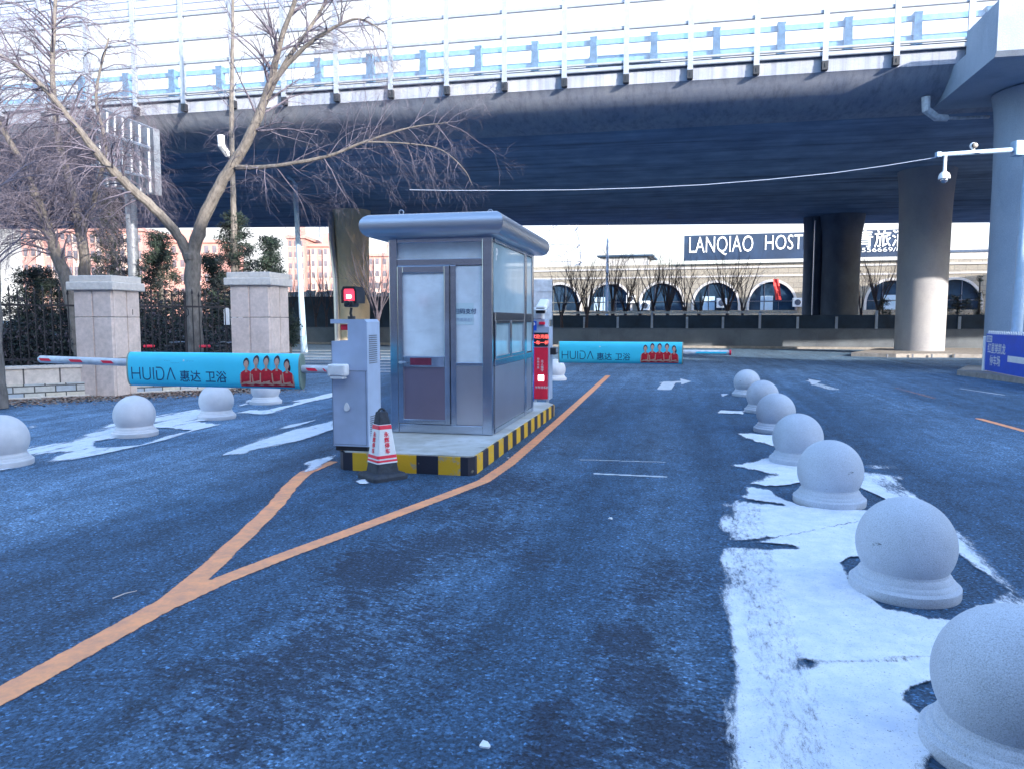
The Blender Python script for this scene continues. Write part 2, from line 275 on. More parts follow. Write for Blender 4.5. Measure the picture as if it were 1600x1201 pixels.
# ------------------------------------------------------------------ mesh helpers
class MB:
    def __init__(s): s.v = []; s.f = []; s.mi = []; s.sm = []
    def add(s, vs, fs, mi=0, smooth=False):
        o = len(s.v); s.v += [tuple(v) for v in vs]; s.f += [tuple(i + o for i in f) for f in fs]; s.mi += [mi] * len(fs); s.sm += [smooth] * len(fs); return s
    def box(s, o, x, y, z, mi=0):           # corner o, edge vectors x y z
        o, x, y, z = map(Vector, (o, x, y, z)); p = [o, o + x, o + x + y, o + y]; p += [q + z for q in p]
        return s.add(p, [(3, 2, 1, 0), (4, 5, 6, 7), (0, 1, 5, 4), (1, 2, 6, 5), (2, 3, 7, 6), (3, 0, 4, 7)], mi)
    def cbox(s, c, sx, sy, sz, mi=0, ax=(1, 0, 0), ay=(0, 1, 0), az=(0, 0, 1)):
        ax, ay, az, c = Vector(ax) * sx, Vector(ay) * sy, Vector(az) * sz, Vector(c)
        return s.box(c - ax / 2 - ay / 2 - az / 2, ax, ay, az, mi)
    def bbox(s, c, sx, sy, sz, bev=0.01, seg=2, mi=0, ax=(1, 0, 0), ay=(0, 1, 0), az=(0, 0, 1), only=None):
        bm = bmesh.new(); bmesh.ops.create_cube(bm, size=1.0)
        for v in bm.verts: v.co = Vector((v.co.x * sx, v.co.y * sy, v.co.z * sz))
        es = bm.edges[:] if only is None else [e for e in bm.edges if only((e.verts[0].co - e.verts[1].co).normalized(), (e.verts[0].co + e.verts[1].co) / 2)]
        bmesh.ops.bevel(bm, geom=es, offset=bev, segments=seg, affect='EDGES', profile=0.5)
        m3 = Matrix((ax, ay, az)).transposed(); c = Vector(c)
        bm.verts.index_update()
        s.add([c + m3 @ v.co for v in bm.verts], [[v.index for v in f.verts] for f in bm.faces], mi, seg > 2); bm.free(); return s
    def tube(s, pts, rad, n=8, mi=0, cap=True, smooth=True):
        pts = [Vector(p) for p in pts]; rad = rad if hasattr(rad, '__len__') else [rad] * len(pts)
        rings = []; u = None
        for i, p in enumerate(pts):
            d = (pts[min(i + 1, len(pts) - 1)] - pts[max(i - 1, 0)])
            if d.length < 1e-9: d = Vector((0, 0, 1))
            d.normalize()
            if u is None: u = d.orthogonal().normalized()
            else:
                u = u - d * u.dot(d); u = u.normalized() if u.length > 1e-6 else d.orthogonal().normalized()
            wv = d.cross(u); rings.append([p + (u * math.cos(2 * math.pi * k / n) + wv * math.sin(2 * math.pi * k / n)) * rad[i] for k in range(n)])
        vs = [q for r in rings for q in r]; fs = []
        for i in range(len(pts) - 1):
            for k in range(n):
                a = i * n + k; b2 = i * n + (k + 1) % n; fs.append((a, b2, b2 + n, a + n))
        if cap: fs.append(tuple(range(n - 1, -1, -1))); fs.append(tuple((len(pts) - 1) * n + k for k in range(n)))
        return s.add(vs, fs, mi, smooth)
    def lathe(s, c, prof, n=32, mi=0, smooth=True, ax=(1, 0, 0), ay=(0, 1, 0), az=(0, 0, 1)):
        c, ax, ay, az = map(Vector, (c, ax, ay, az)); vs = []; fs = []
        for r, z in prof:
            for k in range(n):
                a = 2 * math.pi * k / n; vs.append(c + ax * (r * math.cos(a)) + ay * (r * math.sin(a)) + az * z)
        for i in range(len(prof) - 1):
            for k in range(n):
                a = i * n + k; b2 = i * n + (k + 1) % n; fs.append((a, b2, b2 + n, a + n))
        fs.append(tuple(range(n - 1, -1, -1))); fs.append(tuple((len(prof) - 1) * n + k for k in range(n)))
        return s.add(vs, fs, mi, smooth)
    def prism(s, pts, d, mi=0, mside=None):  # closed outline (3D, planar) extruded by d
        pts = [Vector(p) for p in pts]; d = Vector(d); n = len(pts)
        s.add(pts + [p + d for p in pts], [tuple(range(n))[::-1], tuple(range(n, 2 * n))], mi)
        o = len(s.v) - 2 * n
        for k in range(n):
            s.f.append((o + k, o + (k + 1) % n, o + n + (k + 1) % n, o + n + k)); s.mi.append(mi if mside is None else mside); s.sm.append(False)
        return s
    def sphere(s, c, r, n=32, mi=0, sz=1.0):
        prof = [(max(1e-4, r * math.sin(math.pi * i / (n // 2))), -r * sz * math.cos(math.pi * i / (n // 2))) for i in range(n // 2 + 1)]
        return s.lathe(c, prof, n, mi)
    def build(s, name, mats, parent=None, origin=None, recalc=True):
        me = bpy.data.meshes.new(name); o0 = Vector(origin) if origin is not None else Vector((0, 0, 0))
        pw = Vector((0, 0, 0)); q_ = parent
        while q_ is not None: pw += q_.location; q_ = q_.parent
        if parent is not None and origin is None: o0 = pw.copy()
        me.from_pydata([tuple(Vector(v) - o0) for v in s.v], [], s.f)
        for m_ in (mats if isinstance(mats, (list, tuple)) else [mats]): me.materials.append(m_)
        me.polygons.foreach_set('material_index', s.mi); me.polygons.foreach_set('use_smooth', s.sm)
        if recalc and len(s.f) < 60000:
            bm = bmesh.new(); bm.from_mesh(me); bmesh.ops.recalc_face_normals(bm, faces=bm.faces[:]); bm.to_mesh(me); bm.free()
        me.update()
        if any(s.sm) and len(s.f) < 30000: me.set_sharp_from_angle(angle=R(34))
        ob = bpy.data.objects.new(name, me); COL.objects.link(ob)
        if parent is not None: ob.parent = parent; ob.location = o0 - pw
        else: ob.location = o0
        return ob
def tag(o, label=None, cat=None, group=None, kind=None):
    if label: o['label'] = label
    if cat: o['category'] = cat
    if group: o['group'] = group
    if kind: o['kind'] = kind
    return o
def thing(name, label, cat, loc=(0, 0, 0), group=None):
    o = bpy.data.objects.new(name, None); COL.objects.link(o); o.location = loc; o.empty_display_size = 0.2
    o.matrix_world = Matrix.Translation(loc); tag(o, label, cat, group); return o
def copy_tree(o, parent=None):
    c = o.copy(); COL.objects.link(c); c.parent = parent
    if parent is not None: c.matrix_parent_inverse = o.matrix_parent_inverse.copy()
    for ch in [k for k in bpy.data.objects if k.parent == o]: copy_tree(ch, c)
    return c
def add_text(mb, body, size, org, xd, ud, mi=0, bold=0.0, depth=0.002, align='LEFT', squash=1.0, shear=0.0):
    """lettering laid on a plane: org, right direction xd, up direction ud"""
    cu = bpy.data.curves.new('t', 'FONT'); cu.body = body; cu.size = size; cu.offset = bold; cu.extrude = depth / 2; cu.align_x = align; cu.resolution_u = 3; cu.shear = shear
    ob = bpy.data.objects.new('t', cu); COL.objects.link(ob); bpy.context.view_layer.update()
    me = bpy.data.meshes.new_from_object(ob.evaluated_get(bpy.context.evaluated_depsgraph_get()))
    xd = Vector(xd).normalized(); ud = Vector(ud).normalized(); nn = xd.cross(ud); org = Vector(org)
    mb.add([org + xd * (v.co.x * squash) + ud * v.co.y + nn * v.co.z for v in me.vertices], [tuple(p.vertices) for p in me.polygons], mi)
    w_ = max([v.co.x for v in me.vertices] or [0]) * squash
    bpy.data.objects.remove(ob); bpy.data.curves.remove(cu); bpy.data.meshes.remove(me); return w_
def stroke(mb, pts, wd, nn, depth=0.002, mi=0):
    """flat pen stroke along points, lying on plane with normal nn"""
    nn = Vector(nn).normalized(); pts = [Vector(p) for p in pts]
    for a, b2 in zip(pts[:-1], pts[1:]):
        d = (b2 - a).normalized(); sdn = nn.cross(d).normalized() * wd / 2
        mb.prism([a - sdn - d * wd * .3, b2 - sdn + d * wd * .3, b2 + sdn + d * wd * .3, a + sdn - d * wd * .3], nn * depth, mi)

# ------------------------------------------------------------------ ground
def inside_sd(X, Y, poly):
    poly = [(p[0], p[1]) for p in poly]; ins = np.zeros(X.shape, bool); d = np.full(X.shape, 1e9)
    for i in range(len(poly)):
        (x1, y1), (x2, y2) = poly[i], poly[(i + 1) % len(poly)]
        c = ((y1 > Y) != (y2 > Y)) & (X < (x2 - x1) * (Y - y1) / ((y2 - y1) + 1e-12) + x1); ins ^= c
        dx, dy = x2 - x1, y2 - y1; tt = np.clip(((X - x1) * dx + (Y - y1) * dy) / (dx * dx + dy * dy + 1e-12), 0, 1)
        d = np.minimum(d, np.hypot(X - (x1 + tt * dx), Y - (y1 + tt * dy)))
    return np.where(ins, d, -d)
def gp(*pts): return [tuple(G(px, py)[:2]) for px, py in pts]
def line_d(X, Y, pts):
    d = np.full(X.shape, 1e9)
    for (x1, y1), (x2, y2) in zip(pts[:-1], pts[1:]):
        dx, dy = x2 - x1, y2 - y1; tt = np.clip(((X - x1) * dx + (Y - y1) * dy) / (dx * dx + dy * dy + 1e-12), 0, 1)
        d = np.minimum(d, np.hypot(X - (x1 + tt * dx), Y - (y1 + tt * dy)))
    return d
def sstep(x, a, b):
    t_ = np.clip((x - a) / (b - a), 0, 1); return t_ * t_ * (3 - 2 * t_)
def set_attr(me, name, arr):
    a = me.attributes.new(name, 'FLOAT_COLOR', 'POINT'); a.data.foreach_set('color', arr.astype(np.float32).ravel())
_VN = {}
def value_noise(X, Y, s, seed=0):
    if seed not in _VN: _VN[seed] = np.random.default_rng(seed).random((64, 64))
    g = _VN[seed]; x = X * s; y = Y * s; xi = np.floor(x).astype(int); yi = np.floor(y).astype(int); fx = x - xi; fy = y - yi
    fx = fx * fx * (3 - 2 * fx); fy = fy * fy * (3 - 2 * fy); q = lambda a, b: g[a % 64, b % 64]
    return (q(xi, yi) * (1 - fx) + q(xi + 1, yi) * fx) * (1 - fy) + (q(xi, yi + 1) * (1 - fx) + q(xi + 1, yi + 1) * fx) * fy

# road sheet: fine grid near the camera and coarse beyond, all one mesh
xs = np.concatenate([[-900, -300, -100, -50, -30, -20], np.arange(-15, 15.01, 0.15), [20, 30, 50, 100, 300, 900]])
ys = np.concatenate([[-300, -60, -20, -5], np.arange(-1, 30.01, 0.15), [35, 42, 60, 100, 300, 1500]])
XX, YY = np.meshgrid(xs, ys); nx, ny = len(xs), len(ys)
s_ = XX * LR.x + YY * LR.y                       # across the lanes
pale = np.zeros_like(XX)
# left lane: dried, lighter
lp = gp((-400, 900), (0, 850), (330, 770), (470, 700), (520, 640), (640, 560), (900, 545), (450, 548), (0, 640), (-400, 760))
pale = np.maximum(pale, 0.85 * sstep(inside_sd(XX, YY, lp), -0.5, 0.6))
pale = np.maximum(pale, 0.75 * sstep(YY, 11, 22) * (XX > -2))
lane = line_d(XX, YY, gp((1040, 1201), (1035, 800), (1030, 640))); pale = np.maximum(pale, 0.35 * np.exp(-(lane / 0.28) ** 2))
lane = line_d(XX, YY, gp((330, 1201), (700, 870), (880, 690))); pale = np.maximum(pale, 0.42 * np.exp(-(lane / 0.45) ** 2))
lane = line_d(XX, YY, gp((1600, 720), (1420, 640), (1250, 590))); pale = np.maximum(pale, 0.6 * np.exp(-(lane / 0.9) ** 2))
pale *= 0.65 + 0.7 * value_noise(s_, YY, 0.9, 3)
stain = np.zeros_like(XX)
for px, py, r_, a in [(600, 890, .30, .75), (560, 930, .22, .6), (690, 850, .28, .6), (640, 960, .25, .55), (800, 760, .5, .42), (740, 800, .4, .4), (860, 700, .5, .3), (700, 1000, .16, .6), (500, 1010, .22, .6), (420, 1070, .3, .6),
                      (560, 1010, .3, .5), (380, 1130, .2, .6), (520, 1100, .2, .5), (980, 1000, .12, .8), (1010, 1070, .12, .8), (970, 1050, .1, .7), (1080, 1160, .14, .9), (870, 1180, .12, .8), (1060, 1150, .1, .8), (870, 1110, .05, .8), (700, 1090, .05, .8),
                      (1040, 900, .25, .4), (1000, 930, .15, .4), (200, 950, .5, .2), (760, 840, .3, .5), (830, 870, .2, .4), (1020, 790, .3, .35), (1030, 700, .4, .3), (960, 1160, .1, .6), (430, 960, .2, .4), (290, 1100, .3, .4)]:
    p = G(px, py); d = np.hypot((XX - p.x), (YY - p.y) * 0.8); stain = np.maximum(stain, a * np.exp(-(d / (r_ * 1.6)) ** 2))
stain = stain * (0.75 + 0.5 * value_noise(XX, YY, 3.1, 9)) + 0.18 * value_noise(s_, YY * 0.4, 1.2, 4)
arr = np.stack([np.clip(pale, 0, 1), np.clip(stain, 0, 1), np.zeros_like(pale), np.ones_like(pale)], -1).reshape(-1, 4)
me = bpy.data.meshes.new('road'); V = np.stack([XX.ravel(), YY.ravel(), np.zeros(XX.size)], -1)
idx = np.arange(nx * ny).reshape(ny, nx); Fq = np.stack([idx[:-1, :-1], idx[:-1, 1:], idx[1:, 1:], idx[1:, :-1]], -1).reshape(-1, 4)
me.from_pydata(V.tolist(), [], Fq.tolist()); me.materials.append(M['asphalt']); set_attr(me, 'wear', arr)
tag(bpy.data.objects.new('road', me), kind='structure'); COL.objects.link(bpy.data.objects['road'])

# thin sheets with ragged edges on the road (snow, painted lines)
def sheet(name, x0, x1, y0, y1, cell, cover_fn, z, material, mask_min=0.02, **tg):
    gx = np.arange(x0, x1, cell); gy = np.arange(y0, y1, cell); X, Y = np.meshgrid(gx, gy); c = cover_fn(X, Y); n_x = len(gx)
    keep = c > mask_min; q = keep[:-1, :-1] | keep[:-1, 1:] | keep[1:, 1:] | keep[1:, :-1]
    id_ = np.arange(X.size).reshape(X.shape); f = np.stack([id_[:-1, :-1][q], id_[:-1, 1:][q], id_[1:, 1:][q], id_[1:, :-1][q]], -1)
    used = np.unique(f); remap = -np.ones(X.size, int); remap[used] = np.arange(len(used)); f = remap[f]
    m_ = bpy.data.meshes.new(name); zz = np.full(len(used), z)
    m_.from_pydata(np.stack([X.ravel()[used], Y.ravel()[used], zz], -1).tolist(), [], f.tolist()); m_.materials.append(material)
    cc = np.clip(c.ravel()[used], 0, 1); set_attr(m_, 'cover', np.stack([cc, cc, cc, np.ones_like(cc)], -1))
    o = bpy.data.objects.new(name, m_); COL.objects.link(o); tag(o, **tg); return o

M['snow'] = cover_mat('thin_snow', (0.80, 0.82, 0.86), (0.62, 0.68, 0.80), 0.7, 42, 1.0, soft=0.09, sheet=(1, 0.3, 1), specks=True)
M['orange'] = cover_mat('worn_orange_paint', (1.0, 0.40, 0.18), (0.70, 0.31, 0.18), 0.7, 55, 0.85, soft=0.08, bumpd=0.004)
M['lane_white'] = cover_mat('worn_white_paint', (0.62, 0.66, 0.70), (0.46, 0.51, 0.58), 0.7, 22, 0.7, soft=0.08, bumpd=0.004)

SN_RIGHT = gp((1128, 788), (1145, 850), (1136, 885), (1142, 960), (1140, 1040), (1150, 1120), (1185, 1260), (1700, 1260), (1700, 960), (1600, 935), (1540, 870), (1480, 800), (1400, 745), (1345, 735), (1290, 712), (1215, 716), (1140, 728), (1210, 742), (1170, 757), (1175, 775))
def snow_cover(X, Y):
    c = np.zeros_like(X); ss = X * LR.x + Y * LR.y; st = X * LA.x + Y * LA.y
    wob = (value_noise(ss * 2, st * .7, 2.5, 1) - .5) * 0.12 + (value_noise(ss * 4, st * .6, 4.0, 2) - .5) * 0.10
    sdv = inside_sd(X, Y, SN_RIGHT) + wob
    main = sstep(sdv, -0.16, 0.16) * 0.93
    # gritty tyre track along the left edge
    tr = line_d(X, Y, gp((1165, 790), (1180, 870), (1200, 960), (1225, 1060), (1262, 1250)))
    g = 1 - sstep(tr, 0.10, 0.20); main = main * (1 - g) + main * g * 0.63
    for pts, wd, k in ((gp((1255, 1040), (1475, 1028)), 0.035, .48), (gp((1150, 850), (1230, 838), (1360, 812)), 0.022, .45), (gp((1150, 852), (1235, 856)), .07, .30),
                       (gp((1150, 780), (1220, 790)), .06, .3), (gp((1180, 760), (1245, 772)), .07, .2)):
        g = 1 - sstep(line_d(X, Y, pts), wd * .6, wd * 1.5); main = main * (1 - g) + main * g * k / .86
    # right margin swept into streaks
    rm = line_d(X, Y, gp((1345, 740), (1440, 780), (1540, 870), (1640, 960))); g = 1 - sstep(rm, 0.10, 0.40); main = main * (1 - g * (0.25 + .3 * value_noise(ss * 6, st, 2.0, 31)))
    # bare wet ground around the bollards
    for poly in (gp((1300, 876), (1345, 872), (1480, 862), (1570, 925), (1535, 950), (1535, 975), (1460, 972), (1370, 950), (1320, 915)),
                 gp((1395, 1090), (1480, 1060), (1700, 1010), (1700, 1300), (1490, 1300), (1440, 1200), (1445, 1130)),
                 gp((1200, 760), (1250, 755), (1330, 752), (1395, 790), (1360, 800), (1255, 792), (1215, 778))):
        main *= 1 - sstep(inside_sd(X, Y, poly) + wob * .6, -0.03, 0.05)
    c = np.maximum(c, main)
    stv = 0.55 * value_noise(ss * 8, st * 0.9, 1.6, 12) + 0.45 * value_noise(ss * 16, st * 1.4, 1.6, 13)     # streaks along the lane
    def patch(poly, k=0.8, soft=0.12, streak=0.35):
        soft *= 1.5
        nonlocal c
        c = np.maximum(c, (k - streak * stv) * sstep(inside_sd(X, Y, poly) + wob, -soft, soft) + 0.0)
    patch(gp((1146, 677), (1175, 678), (1215, 681), (1215, 700), (1180, 690)), .9, .06)
    patch(gp((1120, 641), (1165, 642), (1165, 648), (1118, 646)), .9, .05)
    patch(gp((1122, 616), (1136, 616), (1136, 620), (1122, 620)), .9, .05)
    patch(gp((1400, 727), (1340, 727), (1340, 733), (1400, 735)), .6, .05)
    # left side band
    patch(gp((-200, 770), (0, 737), (120, 718), (230, 694), (340, 668), (430, 645), (530, 618), (530, 612), (440, 630), (360, 648), (345, 640), (300, 640), (240, 650), (180, 660), (100, 690), (40, 700), (0, 705), (40, 716), (95, 708), (60, 725), (0, 733), (-200, 765)), 1.12, .12, .85)
    patch(gp((345, 712), (400, 688), (440, 676), (525, 655), (525, 671), (460, 690), (400, 704), (385, 711)), 1.1, .11, .7)
    patch(gp((405, 680), (450, 665), (500, 655), (460, 668)), .8, .06)
    patch(gp((466, 742), (480, 722), (522, 712), (520, 724), (495, 736)), .85, .07)
    patch(gp((368, 634), (392, 625), (392, 632), (370, 638)), .85, .06)
    patch(gp((40, 667), (70, 663), (45, 671)), .9, .05)
    patch(gp((555, 752), (572, 748), (572, 756), (558, 757)), .95, .03, .1)
    for poly in (gp((145, 690), (190, 684), (245, 668), (300, 672), (215, 696), (150, 700)), gp((300, 660), (370, 646), (425, 648), (345, 664)), gp((380, 640), (440, 628), (470, 628), (420, 642)), gp((-40, 735), (45, 722), (90, 712), (70, 728))):
        c *= 1 - sstep(inside_sd(X, Y, poly) + wob, -0.02, 0.08)
    # far right snow lines by the blue fence
    patch(gp((1500, 596), (1600, 603), (1700, 618), (1700, 610), (1600, 598)), .95, .12, .3)
    patch(gp((1508, 612), (1568, 614), (1560, 618)), .8, .1)
    patch(gp((1535, 590), (1640, 604), (1640, 600), (1540, 588)), .8, .1)
    return c
sheet('snow', -14, 10, 1.2, 22, 0.05, snow_cover, 0.012, M['snow'], kind='stuff', cat='snow', label='thin wind-blown snow lying along the lane edges')
bpy.data.objects['snow']['category'] = 'snow'

def strip_cover(pts_w, keep=0.9):
    pts = [tuple(p[:2]) for p, w_ in pts_w]
    def fn(X, Y):
        c = np.zeros_like(X)
        for (p1, w1), (p2, w2) in zip(pts_w[:-1], pts_w[1:]):
            dx, dy = p2.x - p1.x, p2.y - p1.y; tt = np.clip(((X - p1.x) * dx + (Y - p1.y) * dy) / (dx * dx + dy * dy), 0, 1)
            d = np.hypot(X - (p1.x + tt * dx), Y - (p1.y + tt * dy)); ww = w1 + (w2 - w1) * tt
            c = np.maximum(c, keep * sstep(ww / 2 - d, -0.015, 0.02))
        return c
    return fn
LW = 0.135
def GL(*p): return [(G(x, y), LW) for x, y in p]
left_l = [(G(-160, 1165), 0.168), (G(0, 1088), 0.168), (G(150, 1005), 0.168), (G(270, 938), 0.179), (G(330, 885), 0.157), (G(390, 829), 0.157), (G(430, 790), 0.157), (G(455, 758), 0.157), (G(478, 738), 0.157), (G(505, 727), 0.146), (G(518, 722), 0.134)]
right_l = [(G(270, 942), 0.157), (G(350, 905), 0.151), (G(450, 866), 0.146), (G(540, 833), 0.146), (G(620, 803), 0.146), (G(700, 773), 0.146), (G(755, 752), 0.146), (G(795, 725), 0.146), (G(830, 695), 0.146), (G(870, 660), 0.146), (G(905, 628), 0.146), (G(950, 587), 0.157)]
f1, f2 = strip_cover(left_l, .82), strip_cover(right_l, .80)
f3 = strip_cover([(G(1530, 654), .14), (G(1700, 700), .14)], .72); f4 = strip_cover([(G(1400, 606), .13), (G(1460, 622), .13)], .45)
sheet('orange_line', -4.5, 11, 1.5, 22, 0.03, lambda X, Y: np.maximum.reduce([f1(X, Y), f2(X, Y), f3(X, Y), f4(X, Y)]), 0.004, M['orange'], kind='structure')
def marks(X, Y):
    c = np.zeros_like(X)
    for pts, w_, k in (([(1038, 608), (1046, 597)], .34, .85), ([(1040, 598), (1064, 596.5)], .34, .85), ([(1262, 595), (1275, 599)], .14, .6), ([(1275, 600), (1302, 608)], .3, .55),
                       ([(930, 740), (1040, 745)], .07, .85), ([(905, 718), (1040, 722)], .05, .78), ([(968, 650), (1050, 652)], .04, .5), ([(968, 640), (1050, 641)], .04, .4), ([(1000, 585), (1130, 585)], .1, .35),
                       ([(1340, 590), (1400, 597)], .1, .4), ([(1180, 572), (1500, 586)], .12, .35), ([(1500, 607), (1568, 617)], .1, .6), ([(1340, 738), (1400, 733)], .04, .4), ([(1190, 555), (1330, 551), (1360, 551), (1300, 558)], .15, .5)):
        c = np.maximum(c, strip_cover([(G(*p), w_) for p in pts], k)(X, Y))
    for poly in (gp((1062, 591), (1081, 596), (1064, 601.5)), gp((1262, 592), (1284, 596), (1268, 602))): c = np.maximum(c, .75 * sstep(inside_sd(X, Y, poly), -.03, .03))
    return c
sheet('lane_marking', -3, 24, 5, 36, 0.035, marks, 0.0045, M['lane_white'], kind='structure')
# zebra crossing behind the stone piers
zb = MB()
for i in range(8):
    y = 548 + i * 4.6; a, b2 = G(430, y), G(620, y + 1); dd = 0.22 * (a.y / 20); zb.add([a + Vector((0, 0, .006)), b2 + Vector((0, 0, .006)), b2 + Vector((0, dd, .006)), a + Vector((0, dd, .006))], [(0, 1, 2, 3)])
tag(zb.build('crossing_marking', M['white_dirty']), kind='structure')

# ------------------------------------------------------------------ the building behind the viewer, whose shade covers the lanes
t = thing('shopping_building', 'pale tall building standing behind the viewer and shading the lanes', 'building', (20, -32, 0))
MB().box((-45, -34, 0), (130, 0, 0), (0, 20, 0), (0, 0, 16.8)).build('wall', M['plain'], t)
for i in range(24):
    for k in range(4): MB().cbox((-42 + i * 5.3, -13.95, 2.4 + k * 3.9), 2.4, 0.12, 1.7).build('window', M['dark_glass'], t)

# ------------------------------------------------------------------ elevated road
BM_ = -0.21; Y0 = 25.6
bdir = Vector((1, BM_, 0)).normalized(); bperp = Vector((-BM_, 1, 0)).normalized()
bo = Vector((0, Y0, 0)); ZF = 9.55
def B(x, s, z): return bo + bdir * x + bperp * s + UP * z     # along, across (away from viewer), height
br = thing('elevated_road', 'grey concrete elevated road girder spanning overhead across the whole view', 'bridge', (0, 30, 0))
prof = [(0.0, ZF), (0.0, 9.14), (0.06, 9.10), (0.20, 8.97), (0.38, 8.82), (0.60, 8.68), (0.88, 8.55), (1.22, 8.44), (1.65, 8.36), (2.1, 8.32), (2.5, 8.30)]
mb = MB(); L0, L1 = -75, 60; N = 40
vs = []; fs = []
for i in range(N + 1):
    x = L0 + (L1 - L0) * i / N
    for s, z in prof: vs.append(B(x, s, z))
n_ = len(prof)
for i in range(N):
    for k in range(n_ - 1): a = i * n_ + k; fs.append((a, a + 1, a + n_ + 1, a + n_))
mb.add(vs, fs, 0, True)
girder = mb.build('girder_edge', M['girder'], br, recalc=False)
# soffit sheet and far edge (deck widens to the left)
fa = Vector((-75, 58.2, 0)); fb = Vector((60, 51.2, 0))
n0 = B(L0, 2.5, 8.30); n1 = B(L1, 2.5, 8.30)
mb = MB(); mb.add([n0, n1, fb + UP * 8.3, fa + UP * 8.3], [(0, 1, 2, 3)])
mb.add([fa + UP * 8.3, fb + UP * 8.3, fb + UP * 10.4, fa + UP * 10.4], [(0, 1, 2, 3)])
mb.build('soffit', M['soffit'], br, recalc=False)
mb = MB(); mb.add([B(L0, 0, ZF), B(L1, 0, ZF), fb + UP * ZF, fa + UP * ZF], [(3, 2, 1, 0)]); mb.build('deck', M['asphalt'], br, recalc=False)
mb = MB(); mb.box(B(L0, 0.0, ZF + .003), bdir * (L1 - L0), bperp * 0.30, UP * 0.22); mb.build('parapet', M['girder'], br)

# noise barrier on the near edge
nb = thing('noise_barrier', 'white steel noise barrier with clear panels along the elevated road edge', 'barrier', B(0, 0, ZF))
u0 = (790 - CX) / F; Yp = Y0 / (1 - BM_ * u0); x_at = lambda px: ((px - CX) / F * (Y0 / (1 - BM_ * (px - CX) / F))) / bdir.x
xa = x_at(790); SP = 2.0
for k in range(-16, 14):
    x = xa + k * SP
    p = MB(); p.box(B(x - .06, -.16, 9.36), bdir * .12, bperp * .14, UP * 6.4); p.box(B(x - .085, -.175, 9.36), bdir * .17, bperp * .02, UP * 6.4)
    po = p.build('post', M['rail_white'], nb)
    q = MB(); q.box(B(x - .09, -.19, 9.16), bdir * .18, bperp * .18, UP * .26); q.cbox(B(x, -.2, 9.29), .02, .03, .12, ax=bdir, ay=bperp)
    q.build('bracket', M['black'], po)
for z, h in ((9.60, .10), (9.80, .05), (10.85, .09), (11.66, .09), (12.52, .08), (13.6, .06)):
    p = MB(); p.box(B(xa - 16 * SP, -.12, z), bdir * (30 * SP), bperp * .07, UP * h); ro = p.build('rail', M['rail_white'], nb)
    p = MB(); p.box(B(xa - 16 * SP, -.125, z - .03), bdir * (30 * SP), bperp * .05, UP * .027); p.build('seal', M['grey_dark'], ro)
for k in range(-16, 13):
    x = xa + k * SP + .09
    p = MB(); p.box(B(x, -.07, 9.86), bdir * (SP - .18), bperp * .012, UP * 2.64); p.build('clear_panel', M['barrier_glass'], nb)
for k in range(-16, 13):
    p = MB(); x = xa + k * SP + .09
    for j in range(11): p.box(B(x, -.09, 12.70 + j * .26), bdir * (SP - .18), bperp * .09, UP * (.20 if x < 0 else .03))
    p.build('louvre', M['louvre'], nb)
# blue guard rail behind it
gr = thing('guardrail', 'light blue steel guard rail behind the clear barrier panels', 'guardrail', B(0, 1, ZF))
for z, h in ((10.78, .17), (10.2, .16)):
    p = MB(); p.box(B(xa - 16 * SP, .92, z), bdir * (30 * SP), bperp * .09, UP * h); p.build('rail', M['rail_blue'], gr)
for k in range(-16, 14):
    x = xa + (k + .42) * SP; p = MB(); p.prism([B(x - .14, .8, 9.78), B(x + .14, .8, 9.78), B(x + .10, .8, 10.9), B(x + .13, .8, 11.02), B(x - .13, .8, 11.02), B(x - .10, .8, 10.9)], bperp * .3); p.build('post', M['rail_blue'], gr)
MB().box(B(L0, .75, ZF + .006), bdir * (L1 - L0), bperp * .45, UP * .26).build('kerb', M['girder'], gr)

# piers
def pier(px0, px1, Y, label, z0=0.0, top=8.3, flare=1.0, mt='pier'):
    pc = P((px0 + px1) / 2, 500, Y); r = (px1 - px0) / 2 / F * Y
    t_ = thing('bridge_pier', label, 'pier', (pc.x, Y, z0), 'round concrete piers under the elevated road')
    MB().lathe((pc.x, Y, 0), [(r * .97, z0), (r, top - 2.2), (r * 1.03, top - 1.2), (r * 1.07 * flare, top - .6), (r * 1.12 * flare, top - .12), (r * 1.14 * flare, top - .003)], 40).build('shaft', M[mt], t_)
    return t_, pc.x, r
pr, pX, rr = pier(527, 578, 47, 'tan pier, sunlight put into its colour, behind the booth roof, left of the view', mt='tan')
p = MB(); px_ = pX - rr - .12
p.tube([(px_ + .0, 46.6, 8.2), (px_, 46.5, 6.5), (px_ + .25, 46.4, 4.0), (px_ + .3, 46.3, 1.0), (px_ + .3, 46.3, 0.0)], .2, 10); p.build('downpipe', M['steel_panel'], pr)
pr, pX, rr = pier(1402, 1474, 34.5, 'pier lit on its right side standing on the kerbed island', z0=.15)
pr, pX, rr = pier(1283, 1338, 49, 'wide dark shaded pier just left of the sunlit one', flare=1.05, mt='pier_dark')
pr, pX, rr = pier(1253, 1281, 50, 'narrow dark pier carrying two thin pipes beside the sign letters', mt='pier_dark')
p = MB(); p.tube([(pX - .25, 49.2, 8), (pX - .25, 49.2, 0)], .05, 6); p.tube([(pX + .35, 49.2, 8), (pX + .35, 49.2, 0)], .05, 6); p.build('pipe', M['steel'], pr)
